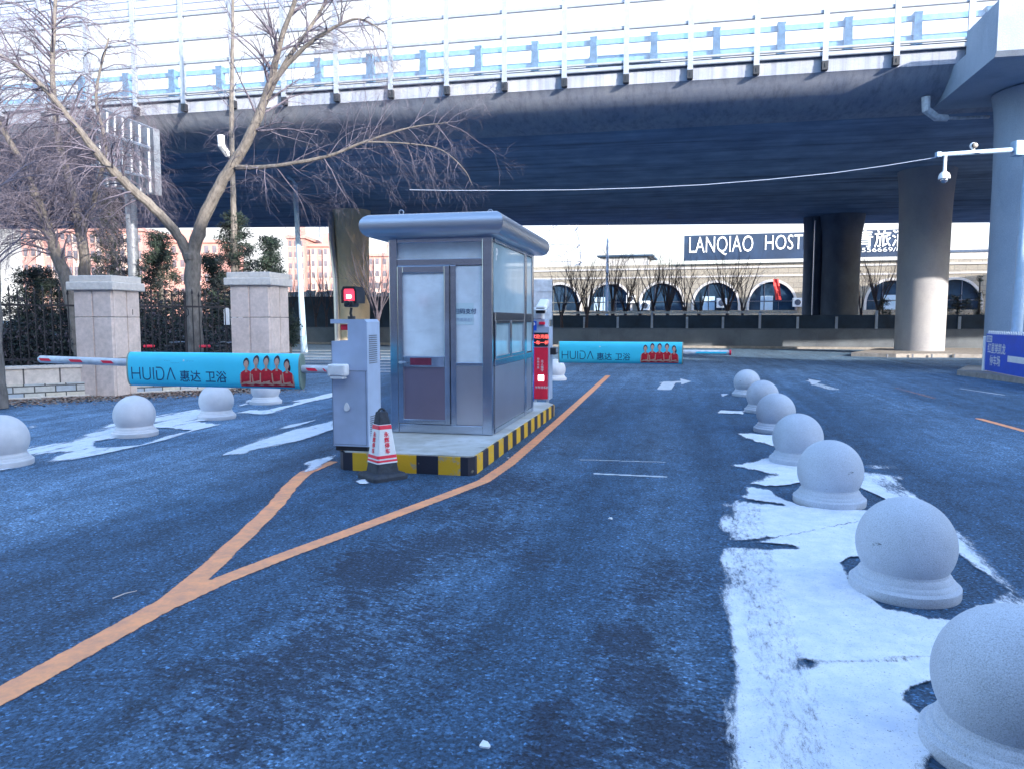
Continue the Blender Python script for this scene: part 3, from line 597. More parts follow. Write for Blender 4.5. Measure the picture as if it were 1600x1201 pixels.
# big near pier at the right with its crosshead beam
bx = P(1556, 105, 19.8); bp_o = Vector((bx.x, 19.8, 0))
pr = thing('bridge_pier', 'large near pier at the right edge with a projecting crosshead beam', 'pier', (bp_o.x + 1.5, 21.2, 0), 'round concrete piers under the elevated road')
cc = bp_o + LR * 2.62 + LA * 3.55
MB().lathe((cc.x, cc.y, 0), [(1.22, 0), (1.22, 5.6), (1.23, 6.6), (1.25, 7.4), (1.29, 7.9), (1.36, 8.297)], 48).build('shaft', M['pier_pale'], pr)
p = MB(); zt, zb_ = 9.72, 8.33
A0 = bp_o + LA * 0.0; p.prism([A0 + UP * zt, A0 + UP * (zb_ + .12), A0 + LA * .12 + UP * zb_, A0 + LA * 6.5 + UP * zb_, A0 + LA * 6.5 + UP * 9.1, A0 + LA * 2.2 + UP * 9.1, A0 + LA * 2.2 + UP * zt], LR * 4.5)
p.build('crosshead', M['pier_pale'], pr)
# drain pipes on the girder
for pts, nm, lb in (([(1447, 152, 23.9), (1447, 172, 23.9), (1463, 184, 24.0), (1480, 185, 24.0), (1500, 185, 24.2), (1545, 183, 24.5)], 'drain_pipe', 'white elbow drain pipe under the girder beside the crosshead'),
                    ([(345, 212, 27.6), (346, 228, 27.6), (355, 241, 27.8), (368, 246, 28.2)], 'drain_pipe', 'white elbow drain pipe under the girder behind the bare tree')):
    q = [P(*a) for a in pts]; p = MB(); p.tube(q[:4], [.13, .13, .12, .1], 10)
    if len(q) > 4: p.tube(q[3:], .05, 8)
    tag(p.build(nm, M['white_dirty'], origin=q[0]), lb, 'pipe', 'drain pipes on the girder')

# van on the bridge
vc = P(985, 105, 29.0); vz = ZF + .01
v = thing('van', 'blue van driving along the elevated road behind the clear panels', 'van', (vc.x, 29, vz))
def vv(x, s, z): return Vector((vc.x, 29.0, vz)) + bdir * x + bperp * s + UP * z
p = MB(); p.prism([vv(-1.7, 0, .3), vv(1.75, 0, .3), vv(1.8, 0, .95), vv(1.45, 0, 1.15), vv(.95, 0, 1.85), vv(.7, 0, 1.98), vv(-1.55, 0, 2.0), vv(-1.72, 0, 1.5)], bperp * 1.6); p.build('body', M['van'], v)
p = MB(); p.prism([vv(-1.4, -.012, 1.2), vv(1.25, -.012, 1.2), vv(.8, -.012, 1.8), vv(-1.4, -.012, 1.8)], bperp * .008); p.build('window', M['dark_glass'], v)
for x in (-1.05, 1.1):
    for s in (-.02, 1.42): p = MB(); p.lathe(vv(x, s, .32), [(.32, 0), (.32, .2)], 20, ax=bdir, ay=UP, az=bperp); p.build('wheel', M['rubber'], v)

# ------------------------------------------------------------------ traffic island
IH = 0.2
c0 = G(740, 713, IH)                                     # front right corner (top)
def I(a, s, z=0.0): return c0 - UP * IH + LR * a + LA * s + UP * z        # a: across (+right), s: along, z up
fl = G(520, 706, IH) - c0; WI = -fl.dot(LR); SL = fl.dot(LA)
LI = (G(866, 628, IH) - c0).dot(LA)
isl = thing('traffic_island', 'raised concrete island edged in black and yellow stripes under the booth', 'traffic island', I(-WI / 2, LI / 2))
out = [(-WI, 0.10), (-WI + .08, SL * .0), (-.06, 0), (0, .05), (0.02, LI - .25), (-.12, LI), (-WI + .12, LI), (-WI, LI - .25)]
p = MB(); p.prism([I(a + (-.02 if a > -.5 else .02), s + (.02 if s < 1 else -.02), .0) for a, s in out], UP * IH); p.build('slab', M['slab'], isl)
ks = MB()
ring = out + [out[0]]; acc = 0; stp = 0.235; first = True
for (a1, s1), (a2, s2) in zip(ring[:-1], ring[1:]):
    L_ = math.hypot(a2 - a1, s2 - s1); pos = 0
    while pos < L_ - 1e-4:
        kk = int(acc / stp + 1e-6); seg = max(1e-3, min((kk + 1) * stp - acc, L_ - pos)); t0, t1 = pos / L_, (pos + seg) / L_
        q0 = I(a1 + (a2 - a1) * t0, s1 + (s2 - s1) * t0); q1 = I(a1 + (a2 - a1) * t1, s1 + (s2 - s1) * t1)
        inn = UP.cross((q1 - q0)).normalized() * .025
        ks.box(q0, q1 - q0, inn, UP * (IH - .012), int(acc / stp + 1e-6) % 2); pos += seg; acc += seg
ks.build('striped_kerb', [M['blackp'], M['yellow']], isl)

# ------------------------------------------------------------------ booth
BC = G(770, 680, IH)                                     # front right foot
def K(a, s, z): return BC + LR * a + LA * s + UP * z
BW = (BC - G(606, 677, IH)).dot(LR); BD = 2.5; 
def kz(py): return P(690, py, BC.y + .12).z - IH
ZR = kz(371)
bo_ = thing('ticket_booth', 'stainless steel pay booth with rounded roof standing on the striped island', 'booth', K(-BW / 2, BD / 2, 0))
def fx(px): return ((P(px, 500, BC.y).x - BC.x) / LR.x) * (1 + .02)     # across coordinate on the front face
# core
p = MB(); e = .03
p.box(K(-BW + e, e, 0), LR * (BW - 2 * e), LA * (BD - 2 * e), UP * (kz(565)))
p.box(K(-BW + e, e, kz(411)), LR * (BW - 2 * e), LA * (BD - 2 * e), UP * (ZR - kz(411) + .02)); p.build('wall', M['steel_panel'], bo_)
fr = MB()
def fbar(mb, x0, x1, y0, y1, d=.0, th=.045, px=False):   # bar on front face in metres
    mb.bbox(K((x0 + x1) / 2, -d + th / 2 - .01, (y0 + y1) / 2), x1 - x0, th, y1 - y0, .006, 2, ax=LR, ay=LA)
xl, xr = -BW, 0.0; xd = fx(704); zd = kz(412); zt1 = kz(408)
for x0, x1 in ((xl, xl + .10), (xr - .12, xr)): fbar(fr, x0, x1, 0.004, ZR, .012, .07)
for s0, s1 in ((1.84, 1.98), (BD - .12, BD)): fr.bbox(K(-.03, (s0 + s1) / 2, ZR / 2), .08, s1 - s0, ZR, .006, 2, ax=LR, ay=LA)
fbar(fr, xl + .10, xr - .12, kz(411) - .03, kz(411) + .05); fbar(fr, xl + .1, xr - .12, ZR - .06, ZR - .005)
fbar(fr, xl + .1, xr - .12, 0.005, .11); fbar(fr, xd, xd + .07, .11, kz(411) - .03)
fbar(fr, xd + .07, xr - .12, kz(572), kz(566))
for z0, z1 in ((ZR - .06, ZR), (kz(500) - .04, kz(488)), (kz(573), kz(562)), (0.004, .07)): fr.bbox(K(-.035, BD / 2, (z0 + z1) / 2), .085, BD - .2, z1 - z0, .006, 2, ax=LR, ay=LA)
fr.bbox(K(-BW + .035, BD / 2, ZR / 2), .085, BD - .2, .12, .006, 2, ax=LR, ay=LA)
fr.build('frame', M['steel_dark'], bo_)
gl = MB(); gl.cbox(K((xl + xr) / 2 - .01, .02, (kz(377) + kz(407)) / 2), xr - xl - .22, .02, kz(377) - kz(407), ax=LR, ay=LA); gl.build('transom_pane', M['film'], bo_)
gl = MB(); gl.cbox(K((xd + .07 + xr - .12) / 2, .02, (kz(416) + kz(566)) / 2), xr - .19 - xd, .02, kz(416) - kz(566), ax=LR, ay=LA); sl = gl.build('sidelight_pane', M['film'], bo_)
nt_ = MB(); nx0 = fx(709); nt_.box(K(nx0, .006, kz(508)), LR * (.245), LA * .002, UP * (kz(474) - kz(508)), 0)
add_text(nt_, '扫码支付', .068, K(nx0 + .008, .003, kz(490)), LR, UP, 1, .0006); add_text(nt_, '（不收现金）', .044, K(nx0 - .012, .003, kz(502)), LR, UP, 2, 0)
nt_.build('paper_notice', [M['paper'], M['navy_ink'], M['grey_paint']], sl)
gl = MB(); gl.cbox(K((xd + .07 + xr - .12) / 2, .012, (.12 + kz(572)) / 2), xr - .19 - xd, .02, kz(572) - .12, ax=LR, ay=LA); gl.build('lower_panel', M['steel_panel'], bo_)
# door
dx0, dx1 = xl + .105, xd - .005
dr = MB(); dz0, dz1 = .12, kz(411) - .035; bw = .065
for a0, a1, z0, z1 in ((dx0, dx0 + bw, dz0, dz1), (dx1 - bw, dx1, dz0, dz1), (dx0 + bw, dx1 - bw, dz1 - .08, dz1), (dx0 + bw, dx1 - bw, dz0, dz0 + .05), (dx0 + bw, dx1 - bw, kz(574), kz(557))):
    dr.bbox(K((a0 + a1) / 2, -.004, (z0 + z1) / 2), a1 - a0, .05, z1 - z0, .005, 2, ax=LR, ay=LA)
door = dr.build('door', M['steel_dark'], bo_)
gl = MB(); gl.cbox(K((dx0 + dx1) / 2, .004, (kz(557) + dz1 - .08) / 2), dx1 - dx0 - 2 * bw, .015, dz1 - .08 - kz(557), ax=LR, ay=LA); gl.build('door_pane', M['film'], door)
gl = MB(); gl.cbox(K((dx0 + dx1) / 2, .004, (dz0 + .05 + kz(574)) / 2), dx1 - dx0 - 2 * bw, .015, kz(574) - dz0 - .05, ax=LR, ay=LA)
gl.build('door_panel', mat('reflection_tinted_steel', (0.34, 0.27, 0.34), .36, .8, var=.05, scale=1.5), door)  # purple reflection on the lower panel is put into the steel colour
tr_ = MB(); a0, a1, z0, z1 = dx0 + bw - .004, dx1 - bw + .004, dz0 + .046, kz(574) + .004
for q0, q1 in ((K(a0, -.006, z0), K(a1, -.006, z0)), (K(a1, -.006, z0), K(a1, -.006, z1)), (K(a1, -.006, z1), K(a0, -.006, z1)), (K(a0, -.006, z1), K(a0, -.006, z0))): tr_.tube([q0, q1], .006, 6)
tr_.build('trim', M['steel'], door)
hd = MB(); hp = K(dx0 + .035, -.03, kz(567)); hd.lathe(hp, [(.022, 0), (.022, .012)], 14, ax=LR, ay=UP, az=-LA); hd.tube([hp - LA * .0, hp - LA * .05, hp - LA * .055 + LR * .02, hp - LA * .055 + LR * .09], .010, 8); hd.build('door_handle', M['steel'], door)
rs = MB(); rs.box(K(fx(640), -.031, kz(571)), LR * .27, LA * .002, UP * (kz(560) - kz(571))); rs.build('red_sticker', mat('faded_red_sticker', (0.20, 0.03, 0.07), .4, var=.2), door)
# right side
for s0, s1, y0, y1, nm in ((.06, 1.84, 375, 488, 'side_window'), (1.98, BD - .12, 375, 560, 'side_window')):
    gl = MB(); gl.cbox(K(-.012, (s0 + s1) / 2, (kz(y0) + kz(y1)) / 2 - .02), .02, s1 - s0, kz(y0) - kz(y1) - .04, ax=LR, ay=LA); gl.build(nm, M['film_side'], bo_)
lg = MB(); add_text(lg, 'P', .2, K(.001, .16, kz(402) - .03), LA, UP, 0, .004); lg.build('window_letter', M['white'], bo_)
for s0, s1 in ((.10, .92), (.96, 1.80)):
    gf = MB(); za, zb2 = kz(562), kz(501)
    for q in ((s0, s0 + .04, za, zb2), (s1 - .04, s1, za, zb2), (s0 + .04, s1 - .04, zb2 - .04, zb2), (s0 + .04, s1 - .04, za, za + .04)): gf.bbox(K(-.012, (q[0] + q[1]) / 2, (q[2] + q[3]) / 2), .05, q[1] - q[0], q[3] - q[2], .004, 2, ax=LR, ay=LA)
    wf = gf.build('sliding_window', M['steel_dark'], bo_)
    gl = MB(); gl.cbox(K(-.018, (s0 + s1) / 2, (za + zb2) / 2), .016, s1 - s0 - .08, zb2 - za - .08, ax=LR, ay=LA); gl.build('pane', M['film_side'], wf)
gl = MB(); gl.cbox(K(-.012, BD / 2, (.07 + kz(573)) / 2), .022, BD - .24, kz(573) - .07, ax=LR, ay=LA); gl.build('side_panel', M['steel_panel'], bo_)
gl = MB(); gl.cbox(K(-BW + .012, BD / 2, ZR / 2), .02, BD - .2, ZR - .1, ax=LR, ay=LA); gl.build('left_side_glazing', M['film_side'], bo_)
gl = MB(); gl.cbox(K(-BW / 2, BD - .012, ZR / 2), BW - .2, .02, ZR - .1, ax=LR, ay=LA); gl.build('back_panel', M['steel_panel'], bo_)
# roof
rf = MB(); RHh = .27; rc = K(-BW / 2 - .045, BD / 2 + .05, ZR + RHh / 2 - .005)
rf.bbox(rc, BW + .46, BD + .62, RHh, .125, 8, ax=LR, ay=LA, only=lambda d, c: abs(d.z) < .5)
roof = rf.build('roof', M['steel'], bo_)
for a, s in ((-BW + .12, .1), (-.1, .3)):
    ey = MB(); q = K(a, s, ZR + RHh - .01); ey.tube([q + LR * (.028 * math.cos(k * math.pi / 6)) + UP * (.06 + .028 * math.sin(k * math.pi / 6)) for k in range(-3, 10)], .007, 6); ey.tube([q, q + UP * .035], .008, 6); ey.build('lifting_eye', M['steel'], roof)

# ------------------------------------------------------------------ barrier gates
def person_print(mb, f, x, h, tilt=0, long_hair=False):
    """half-length printed figure on the banner; f(x, z, lift) gives the place"""
    def fill(ol, lift, mi):
        z0, z1 = min(q[1] for q in ol), max(q[1] for q in ol); n = max(3, int((z1 - z0) / .012)); prev = None
        for k in range(n + 1):
            z = z0 + 1e-5 + (z1 - z0 - 2e-5) * k / n; xs_ = []
            for (xa_, za_), (xb_, zb_) in zip(ol, ol[1:] + ol[:1]):
                if (za_ > z) != (zb_ > z): xs_.append(xa_ + (xb_ - xa_) * (z - za_) / (zb_ - za_))
            cur = (min(xs_), max(xs_), z)
            if prev: mb.add([f(prev[0], prev[2], lift), f(prev[1], prev[2], lift), f(cur[1], cur[2], lift), f(cur[0], cur[2], lift)], [(0, 1, 2, 3)], mi)
            prev = cur
    def disc(cx, cz, rx, rz, lift, mi, n=18): fill([(cx + rx * math.cos(2 * math.pi * k / n), cz + rz * math.sin(2 * math.pi * k / n)) for k in range(n)], lift, mi)
    def P_(*q): return [(x + a, h * b) for a, b in q]
    fill(P_((-.075, .03), (.075, .03), (.078, .30), (.060, .50), (.018, .575), (-.018, .575), (-.060, .50), (-.078, .30)), 1, 2)
    fill(P_((-.082, .10), (-.068, .10), (-.060, .44), (-.074, .44)), 2, 1); fill(P_((.068, .10), (.082, .10), (.074, .44), (.060, .44)), 2, 1)
    fill(P_((-.075, .07), (.04, .16), (.04, .22), (-.075, .14)), 3, 1); fill(P_((.075, .07), (-.04, .13), (-.04, .19), (.075, .14)), 4, 1)
    fill(P_((-.014, .50), (.014, .50), (.013, .66), (-.013, .66)), 2, 1)
    disc(x, h * .815, .034, .052, 2, 3); disc(x + .001, h * .765, .027, .042, 3, 1)
    if long_hair: disc(x + .028, h * .68, .016, .035, 1.5, 3)
def banner(parent, org, xd, length, hh, front):
    """advertising sleeve: elliptical tube on the arm. org = left bottom as read, front = direction towards the reader"""
    xd = xd.normalized(); front = front.normalized(); mb = MB(); n = 40; ctr = org + UP * hh / 2; dep = .062
    def el(a): return front * (dep * math.cos(a)) + UP * (hh / 2 * math.sin(a))
    vs = []; fs = []
    def sup(a):
        zz = math.copysign(abs(math.sin(a)) ** .9, math.sin(a)); return front * (dep * math.copysign(math.sqrt(max(0, 1 - abs(zz) ** 3)), math.cos(a))) + UP * (hh / 2 * zz)
    for i in (0, 1):
        for k in range(n): vs.append(ctr + xd * (length * i) + sup(2 * math.pi * k / n))
    for k in range(n): fs.append((k, (k + 1) % n, n + (k + 1) % n, n + k))
    mb.add(vs, fs, 0, True); sl_ = mb.build('advert_sleeve', M['teal'], parent)
    cp = MB()
    for i in (0, 1):
        o = ctr + xd * (length * i - (.0 if i else .018)); vs = [o + sup(2 * math.pi * k / n) * 1.012 for k in range(n)]; vs += [v_ + xd * .018 for v_ in vs]
        cp.add(vs, [(k, (k + 1) % n, n + (k + 1) % n, n + k) for k in range(n)] + [tuple(range(n)), tuple(range(n, 2 * n))], 0)
    cp.build('end_cap', M['teal_edge'], sl_)
    def f(x, z, lift=1):              # wraps print on the front of the sleeve; x, z in metres from lower left
        zz = max(-.97, min(.97, (z - hh / 2) / (hh / 2)))
        return ctr + xd * x + front * (dep * math.sqrt(1 - abs(zz) ** 3) + .0014 * lift + .001) + UP * (z - hh / 2)
    s = length / 1.98; ink = MB(); PM = [M['navy_ink'], M['skin_ink'], M['red_ink'], M['hair_ink'], M['white']]
    def st(pts, wd=.0125):
        for (x1, z1), (x2, z2) in zip(pts[:-1], pts[1:]):
            d = Vector((x2 - x1, z2 - z1)).normalized(); nrm = Vector((-d.y, d.x)) * wd / 2; m_ = 3
            for j in range(m_):
                a = Vector((x1, z1)).lerp(Vector((x2, z2)), j / m_); b = Vector((x1, z1)).lerp(Vector((x2, z2)), (j + 1) / m_)
                ink.add([f(*(a - nrm)), f(*(b - nrm)), f(*(b + nrm)), f(*(a + nrm))], [(0, 1, 2, 3)], 0)
    zb3, zt3 = hh * .20, hh * .56; H = zt3 - zb3; x = .05
    st([(x, zb3), (x, zt3)]); st([(x + .10, zb3), (x + .10, zt3)]); st([(x, zb3 + H / 2), (x + .10, zb3 + H / 2)]); x += .14
    st([(x, zt3), (x, zb3 + .03)] + [(x + .045 - .045 * math.cos(k * math.pi / 6), zb3 + .03 - .03 * math.sin(k * math.pi / 6)) for k in range(7)] + [(x + .09, zt3)]); x += .13
    st([(x, zb3), (x, zt3)]); x += .04
    st([(x, zb3 + H * .75), (x, zb3), (x + .045, zb3)] + [(x + .045 + .045 * math.sin(k * math.pi / 8), zb3 + H / 2 - H / 2 * math.cos(k * math.pi / 8)) for k in range(9)] + [(x - .005, zt3)]); x += .125
    st([(x, zb3), (x + .05, zt3), (x + .10, zb3)]); x += .155
    def cjk(txt, size, x0, z0, bold=0, lift=1, col=0):
        tm = MB(); w_ = add_text(tm, txt, size, (0, 0, 0), (1, 0, 0), (0, 0, 1), 0, bold, 0)
        ink.add([f(x0 + v_[0], z0 + v_[2], lift) for v_ in tm.v], tm.f, col); return w_
    cjk('惠达', .132, x, zb3 - .006, .0008); cjk('卫浴', .132, x + .31, zb3 - .006, .0008)
    cjk('★', .035, .68, hh * .74, 0, 1, 4); cjk('- - - -', .03, .46, hh * .74); cjk('- - - - - -', .03, .54, hh * .68); cjk('— — —', .025, .73, hh * .74)
    px_ = length - .60
    for i, (dx, hg, lh) in enumerate(((0, .86, False), (.115, .95, False), (.235, .95, False), (.355, .95, False), (.47, .84, True))):
        pm = MB(); person_print(pm, lambda a, b, l, i=i: f(a, b + .012, l + (3 if i == 2 else 0) + 1), px_ + dx, hh * hg, 0, lh); pm.build('person_print', PM, sl_, recalc=False)
    ink.build('lettering', PM, sl_, recalc=False)
def arm(parent, a, b, white=True):
    ax = (b - a).normalized(); mb = MB(); L_ = (b - a).length; n = 12; r = .042
    mb.tube([a, b - ax * .02, b], [r, r, r * .7], n); ar = mb.build('arm', M['white_dirty'], parent)
    return ar, ax, L_
def arm_marks(ar, a, ax, L_, front, spots, m_=None):
    for s0, s1 in spots:
        mb = MB(); p0 = a + ax * s0 + front * .0435; k = .015
        mb.add([p0 - UP * k, p0 + ax * (s1 - s0) - UP * k, p0 + ax * (s1 - s0 + .03) + UP * k, p0 + ax * .03 + UP * k], [(0, 1, 2, 3)])
        mb.build('reflector_mark', m_ or M['red'], ar, recalc=False)

# near gate -----------------------------------------------------------
cb0 = G(521, 703, IH); CBY = cb0.y
def C(a, s, z): return cb0 + LR * a + LA * s + UP * z
def cz(py): return P(555, py, CBY + .02).z - IH
cw = (P(577, 600, CBY).x - cb0.x) / LR.x; cw2 = (P(546, 600, CBY).x - cb0.x) / LR.x
g1 = thing('barrier_gate', 'grey barrier gate at the near corner of the striped island, arm reaching left', 'barrier gate', C(.2, .15, 0))
p = MB(); dpt = .34; HC = cz(499)
p.prism([C(0, 0, .05), C(cw, 0, .05), C(cw, 0, HC - .03), C(cw - .03, 0, HC), C(-.005, 0, HC), C(-.005, 0, HC - .045), C(cw2, 0, HC - .045), C(cw2, 0, cz(533)), C(.0, 0, cz(533))], LA * dpt); cab = p.build('cabinet', M['grey_paint'], g1)
p = MB(); p.box(C(.02, .02, .0), LR * (cw - .04), LA * (dpt - .04), UP * .05); p.build('plinth', M['black'], cab)
p = MB()
for k in range(14): p.box(C(cw + .001, .05, cz(525) - k * .022), LR * .006, LA * .2, UP * .007)
p.build('vent', M['grey_dark'], cab); p = MB()
for k in range(10): p.box(C(cw + .001, .05, cz(650) - k * .022), LR * .006, LA * .24, UP * .007)
p.build('vent', M['grey_dark'], cab)
p = MB(); p.bbox(C(cw2 - .05, .08, HC - .085), .09, .1, .06, .01, 2, ax=LR, ay=LA); p.build('indicator_lamp', M['red'], cab)
p = MB(); p.tube([C(.005, -.002, cz(579)), C(cw - .005, -.002, cz(579))], .0025, 4); p.tube([C(.005, -.002, cz(533) - .003), C(.005, -.002, .06)], .002, 4); p.tube([C(cw - .02, -.002, .07), C(cw - .02, -.002, cz(579))], .002, 4); p.tube([C(.02, -.002, .07), C(cw - .02, -.002, .07)], .002, 4); p.build('panel_seam', M['grey_dark'], cab)
p = MB(); q = C(.165, -.004, cz(634)); p.add([q + LR * ((.028 - .010 * math.sin(a)) * math.cos(a)) + UP * (.045 * math.sin(a)) - LA * d for d in (0, .012) for a in [2 * math.pi * k / 20 for k in range(20)]], [tuple(range(20)), tuple(range(20, 40))] + [(k, (k + 1) % 20, 20 + (k + 1) % 20, 20 + k) for k in range(20)]); p.build('lock_cover', M['white'], cab)
hub = C(.115, -.085, cz(577)); p = MB(); p.bbox(hub, .20, .12, .125, .02, 3, ax=LR, ay=LA)
for dx in (-.07, .07):
    for dz in (-.045, .045): p.lathe(hub + LR * dx - LA * .06 + UP * dz, [(.008, 0), (.008, .008)], 8, ax=LR, ay=UP, az=-LA)
p.bbox(hub - UP * .075, .14, .1, .03, .006, 2, ax=LR, ay=LA); p.build('arm_clamp', M['white'], g1)
tip = hub - LR * 3.98 + UP * .05
tipx = (P(70, 563, hub.y + .9)).x; L_arm = (hub.x - tipx) / LR.x; tip = hub - LR * L_arm + UP * .07
ar, ax_, LL = arm(g1, hub - LR * .09, tip); arm_marks(ar, hub - LR * .09, ax_, LL, -LA, [(.12, .23), (.02, .04), (LL - 1.02, LL - .88), (LL - .62, LL - .46), (LL - .2, LL - .06)])
def along(px): # distance along arm for pixel column
    lo, hi = 0, L_arm
    for _ in range(40):
        mid_ = (lo + hi) / 2; q = hub - LR * mid_
        if q.x / q.y * F / 1.0 * (1) + CX > px + 0: lo = mid_
        else: hi = mid_
    return (lo + hi) / 2
d1, d0 = along(205), along(470)
banner(g1, hub - LR * d1 - UP * .235 + UP * .03, LR, d1 - d0, .37, -LA)
# camera on its top
def plate_camera(parent, base, glow, hood, s=1.0):
    p = MB(); p.tube([base, base + UP * .03], .04 * s, 10); p.tube([base + UP * .02, base + UP * .06 * s - LR * .01, base + UP * .12 * s], .014 * s, 8); br_ = p.build('camera_bracket', M['black'], parent)
    c = base + UP * .235 * s; p = MB()
    W_, H_ = .17 * s, .21 * s; ol = [(-.5, -.32), (-.5, .30), (-.38, .5), (.38, .5), (.5, .30), (.5, -.32), (.38, -.32), (.38, .25), (.3, .38), (-.3, .38), (-.38, .25), (-.38, -.32)]
    p.prism([c - LA * .06 + LR * (a * W_) + UP * (b * H_) for a, b in ol], LA * .22); ho = p.build('hood', hood, parent)
    p = MB(); p.bbox(c + UP * .02 * s + LA * .02, W_ * .74, .14, H_ * .6, .01, 2, ax=LR, ay=LA); p.build('lamp_face', glow, ho)
    p = MB(); p.cbox(c - UP * .0 * s - LA * .06, .045 * s, .02, .035 * s, ax=LR, ay=LA); p.build('lamp_spot', M['white_glow'], ho)
    p = MB(); p.bbox(c - UP * .075 * s + LA * .0, .11 * s, .16, .07 * s, .02, 3, ax=LR, ay=LA); p.lathe(c - UP * .07 * s - LA * .08, [(.03 * s, 0), (.028 * s, .02), (.02 * s, .022)], 16, ax=LR, ay=UP, az=-LA); p.build('lens', M['black'], ho)
lc = thing('plate_camera', 'small camera with glowing red hood on top of the near grey cabinet', 'camera', C(.17, .14, HC), 'number plate cameras on the barrier gates')
plate_camera(lc, C(.17, .14, HC), M['red_glow'], M['black'])

# far gate -----------------------------------------------------------
D0 = G(829, 624, IH)
def D(a, s, z): return D0 + LR * a + LA * s + UP * z
def dzp(py): return P(845, py, D0.y + .02).z - IH
dw = (P(857.5, 600, D0.y).x - D0.x) / LR.x
g2 = thing('barrier_gate', 'red fronted barrier gate at the far end of the island, arm down to the right', 'barrier gate', D(.2, .15, 0))
p = MB(); HD = dzp(499); p.prism([D(0, 0, .0), D(dw, 0, .0), D(dw, 0, HD - .13), D(dw - .08, 0, HD - .13), D(dw - .08, 0, HD), D(.0, 0, HD)], LA * .36); cab2 = p.build('cabinet', M['grey_paint'], g2)
p = MB(); p.box(D(.0, -.012, .02), LR * (dw - .02), LA * .01, UP * (dzp(543) - .02), 0)
for k, ch in enumerate('无人值守'): add_text(p, ch, .05, D(.18, -.014, dzp(566) - k * .05), LR, UP, 1, .0005)
for k, ch in enumerate('扫码付费'): add_text(p, ch, .04, D(.115, -.014, dzp(562) - k * .05), LR, UP, 1, .0005)
add_text(p, '停车场系统', .048, D(.08, -.014, dzp(606)), LR, UP, 1, .0005); p.build('red_panel', [M['red'], M['white']], cab2)
p = MB(); p.bbox(D(.185, -.015, dzp(590)), .10, .02, .10, .008, 2, ax=LR, ay=LA); p.build('lit_button', M['white_glow'], cab2)
p = MB(); p.box(D(.01, -.02, dzp(541)), LR * (dw - .03), LA * .02, UP * (dzp(520) - dzp(541))); dsp = p.build('led_display', M['black'], cab2)
p = MB(); add_text(p, '欢迎光临', .075, D(.02, -.022, dzp(528) - .005), LR, UP, 0, .001); add_text(p, '一车一杆', .075, D(.02, -.022, dzp(538)), LR, UP, 0, .001); p.build('led_text', M['led_red'], dsp)
p = MB(); p.bbox(D(.10, .1, HD + .1), .2, .2, .2, .02, 3, ax=LR, ay=LA); p.bbox(D(.2, -.01, HD - .07), .1, .08, .05, .01, 2, mi=1, ax=LR, ay=LA); p.build('camera_mount', [M['white'], M['red']], cab2)
pc2 = thing('plate_camera', 'white hooded camera above the red barrier cabinet', 'camera', D(.2, .1, HD), 'number plate cameras on the barrier gates')
p = MB(); q = D(.20, .05, HD + .22); p.bbox(q, .17, .42, .14, .03, 3, ax=LR, ay=(LA + UP * .35).normalized(), az=(UP - LA * .35).normalized()); p.bbox(q - LA * .12 - UP * .02, .2, .3, .02, .006, 2, ax=LR, ay=(LA + UP * .35).normalized(), az=(UP - LA * .35).normalized()); hs = p.build('housing', M['white'], pc2)
p = MB(); p.bbox(q - LA * .2 - UP * .08, .16, .06, .09, .01, 2, ax=LR, ay=LA); p.build('lens', M['black'], pc2)
p = MB(); p.tube([q - UP * .22, q - UP * .05], .03, 8); p.build('bracket', M['white'], pc2)
hub2 = D(dw + .03, .16, dzp(549)); p = MB(); p.bbox(hub2, .14, .12, .12, .02, 3, ax=LR, ay=LA); p.build('arm_clamp', M['black'], g2)
la2 = 2.95; ar, ax_, LL = arm(g2, hub2, hub2 + LR * la2); arm_marks(ar, hub2, ax_, LL, -LA, [(.1, .2), (LL - .55, LL - .06)], M['teal'])
p = MB(); p.lathe(hub2 + LR * la2, [(.045, 0), (.045, .03)], 12, ax=LA, ay=UP, az=LR); p.build('tip_reflector', M['red'], ar)
banner(g2, hub2 + LR * .13 - UP * .20, LR, 2.06, .37, -LA)
# white sign board and small parking sign behind it
bd = thing('sign_board', 'white board standing behind the red barrier cabinet', 'sign', D(.1, 1.0, -IH))
q0 = P(831, 500, D0.y + 1.2); q1 = P(863, 437, D0.y + 1.2); p = MB(); p.box((q0.x, D0.y + 1.2, q0.z), (q1.x - q0.x, 0, 0), (0, .06, 0), (0, 0, q1.z - q0.z)); p.box((q0.x, D0.y + 1.19, q0.z + (q1.z - q0.z) * .70), (q1.x - q0.x, 0, 0), (0, .005, 0), (0, 0, .02)); p.build('panel', M['white_dirty'], bd)
p = MB(); p.box((q0.x + .05, D0.y + 1.2, 0), (.05, 0, 0), (0, .05, 0), (0, 0, q0.z)); p.box((q1.x - .1, D0.y + 1.2, 0), (.05, 0, 0), (0, .05, 0), (0, 0, q0.z)); p.build('leg', M['white_dirty'], bd)
q0 = P(829, 517, D0.y - .1); q1 = P(838.5, 502, D0.y - .1); p = MB(); p.box((q0.x, q0.y, q0.z), (q1.x - q0.x, 0, 0), (0, .01, 0), (0, 0, q1.z - q0.z), 0); add_text(p, 'P', .13, (q0.x + .01, q0.y - .002, q0.z + .05), (1, 0, 0), UP, 1, .002)
p.tube([(q0.x + .05, q0.y + .02, q0.z + .01), (q0.x + .05, q0.y + .02, IH)], .012, 6)
tag(p.build('parking_sign', [M['sign_blue'], M['white']], origin=q0), 'small blue parking sign with white letter beside the booth', 'sign')

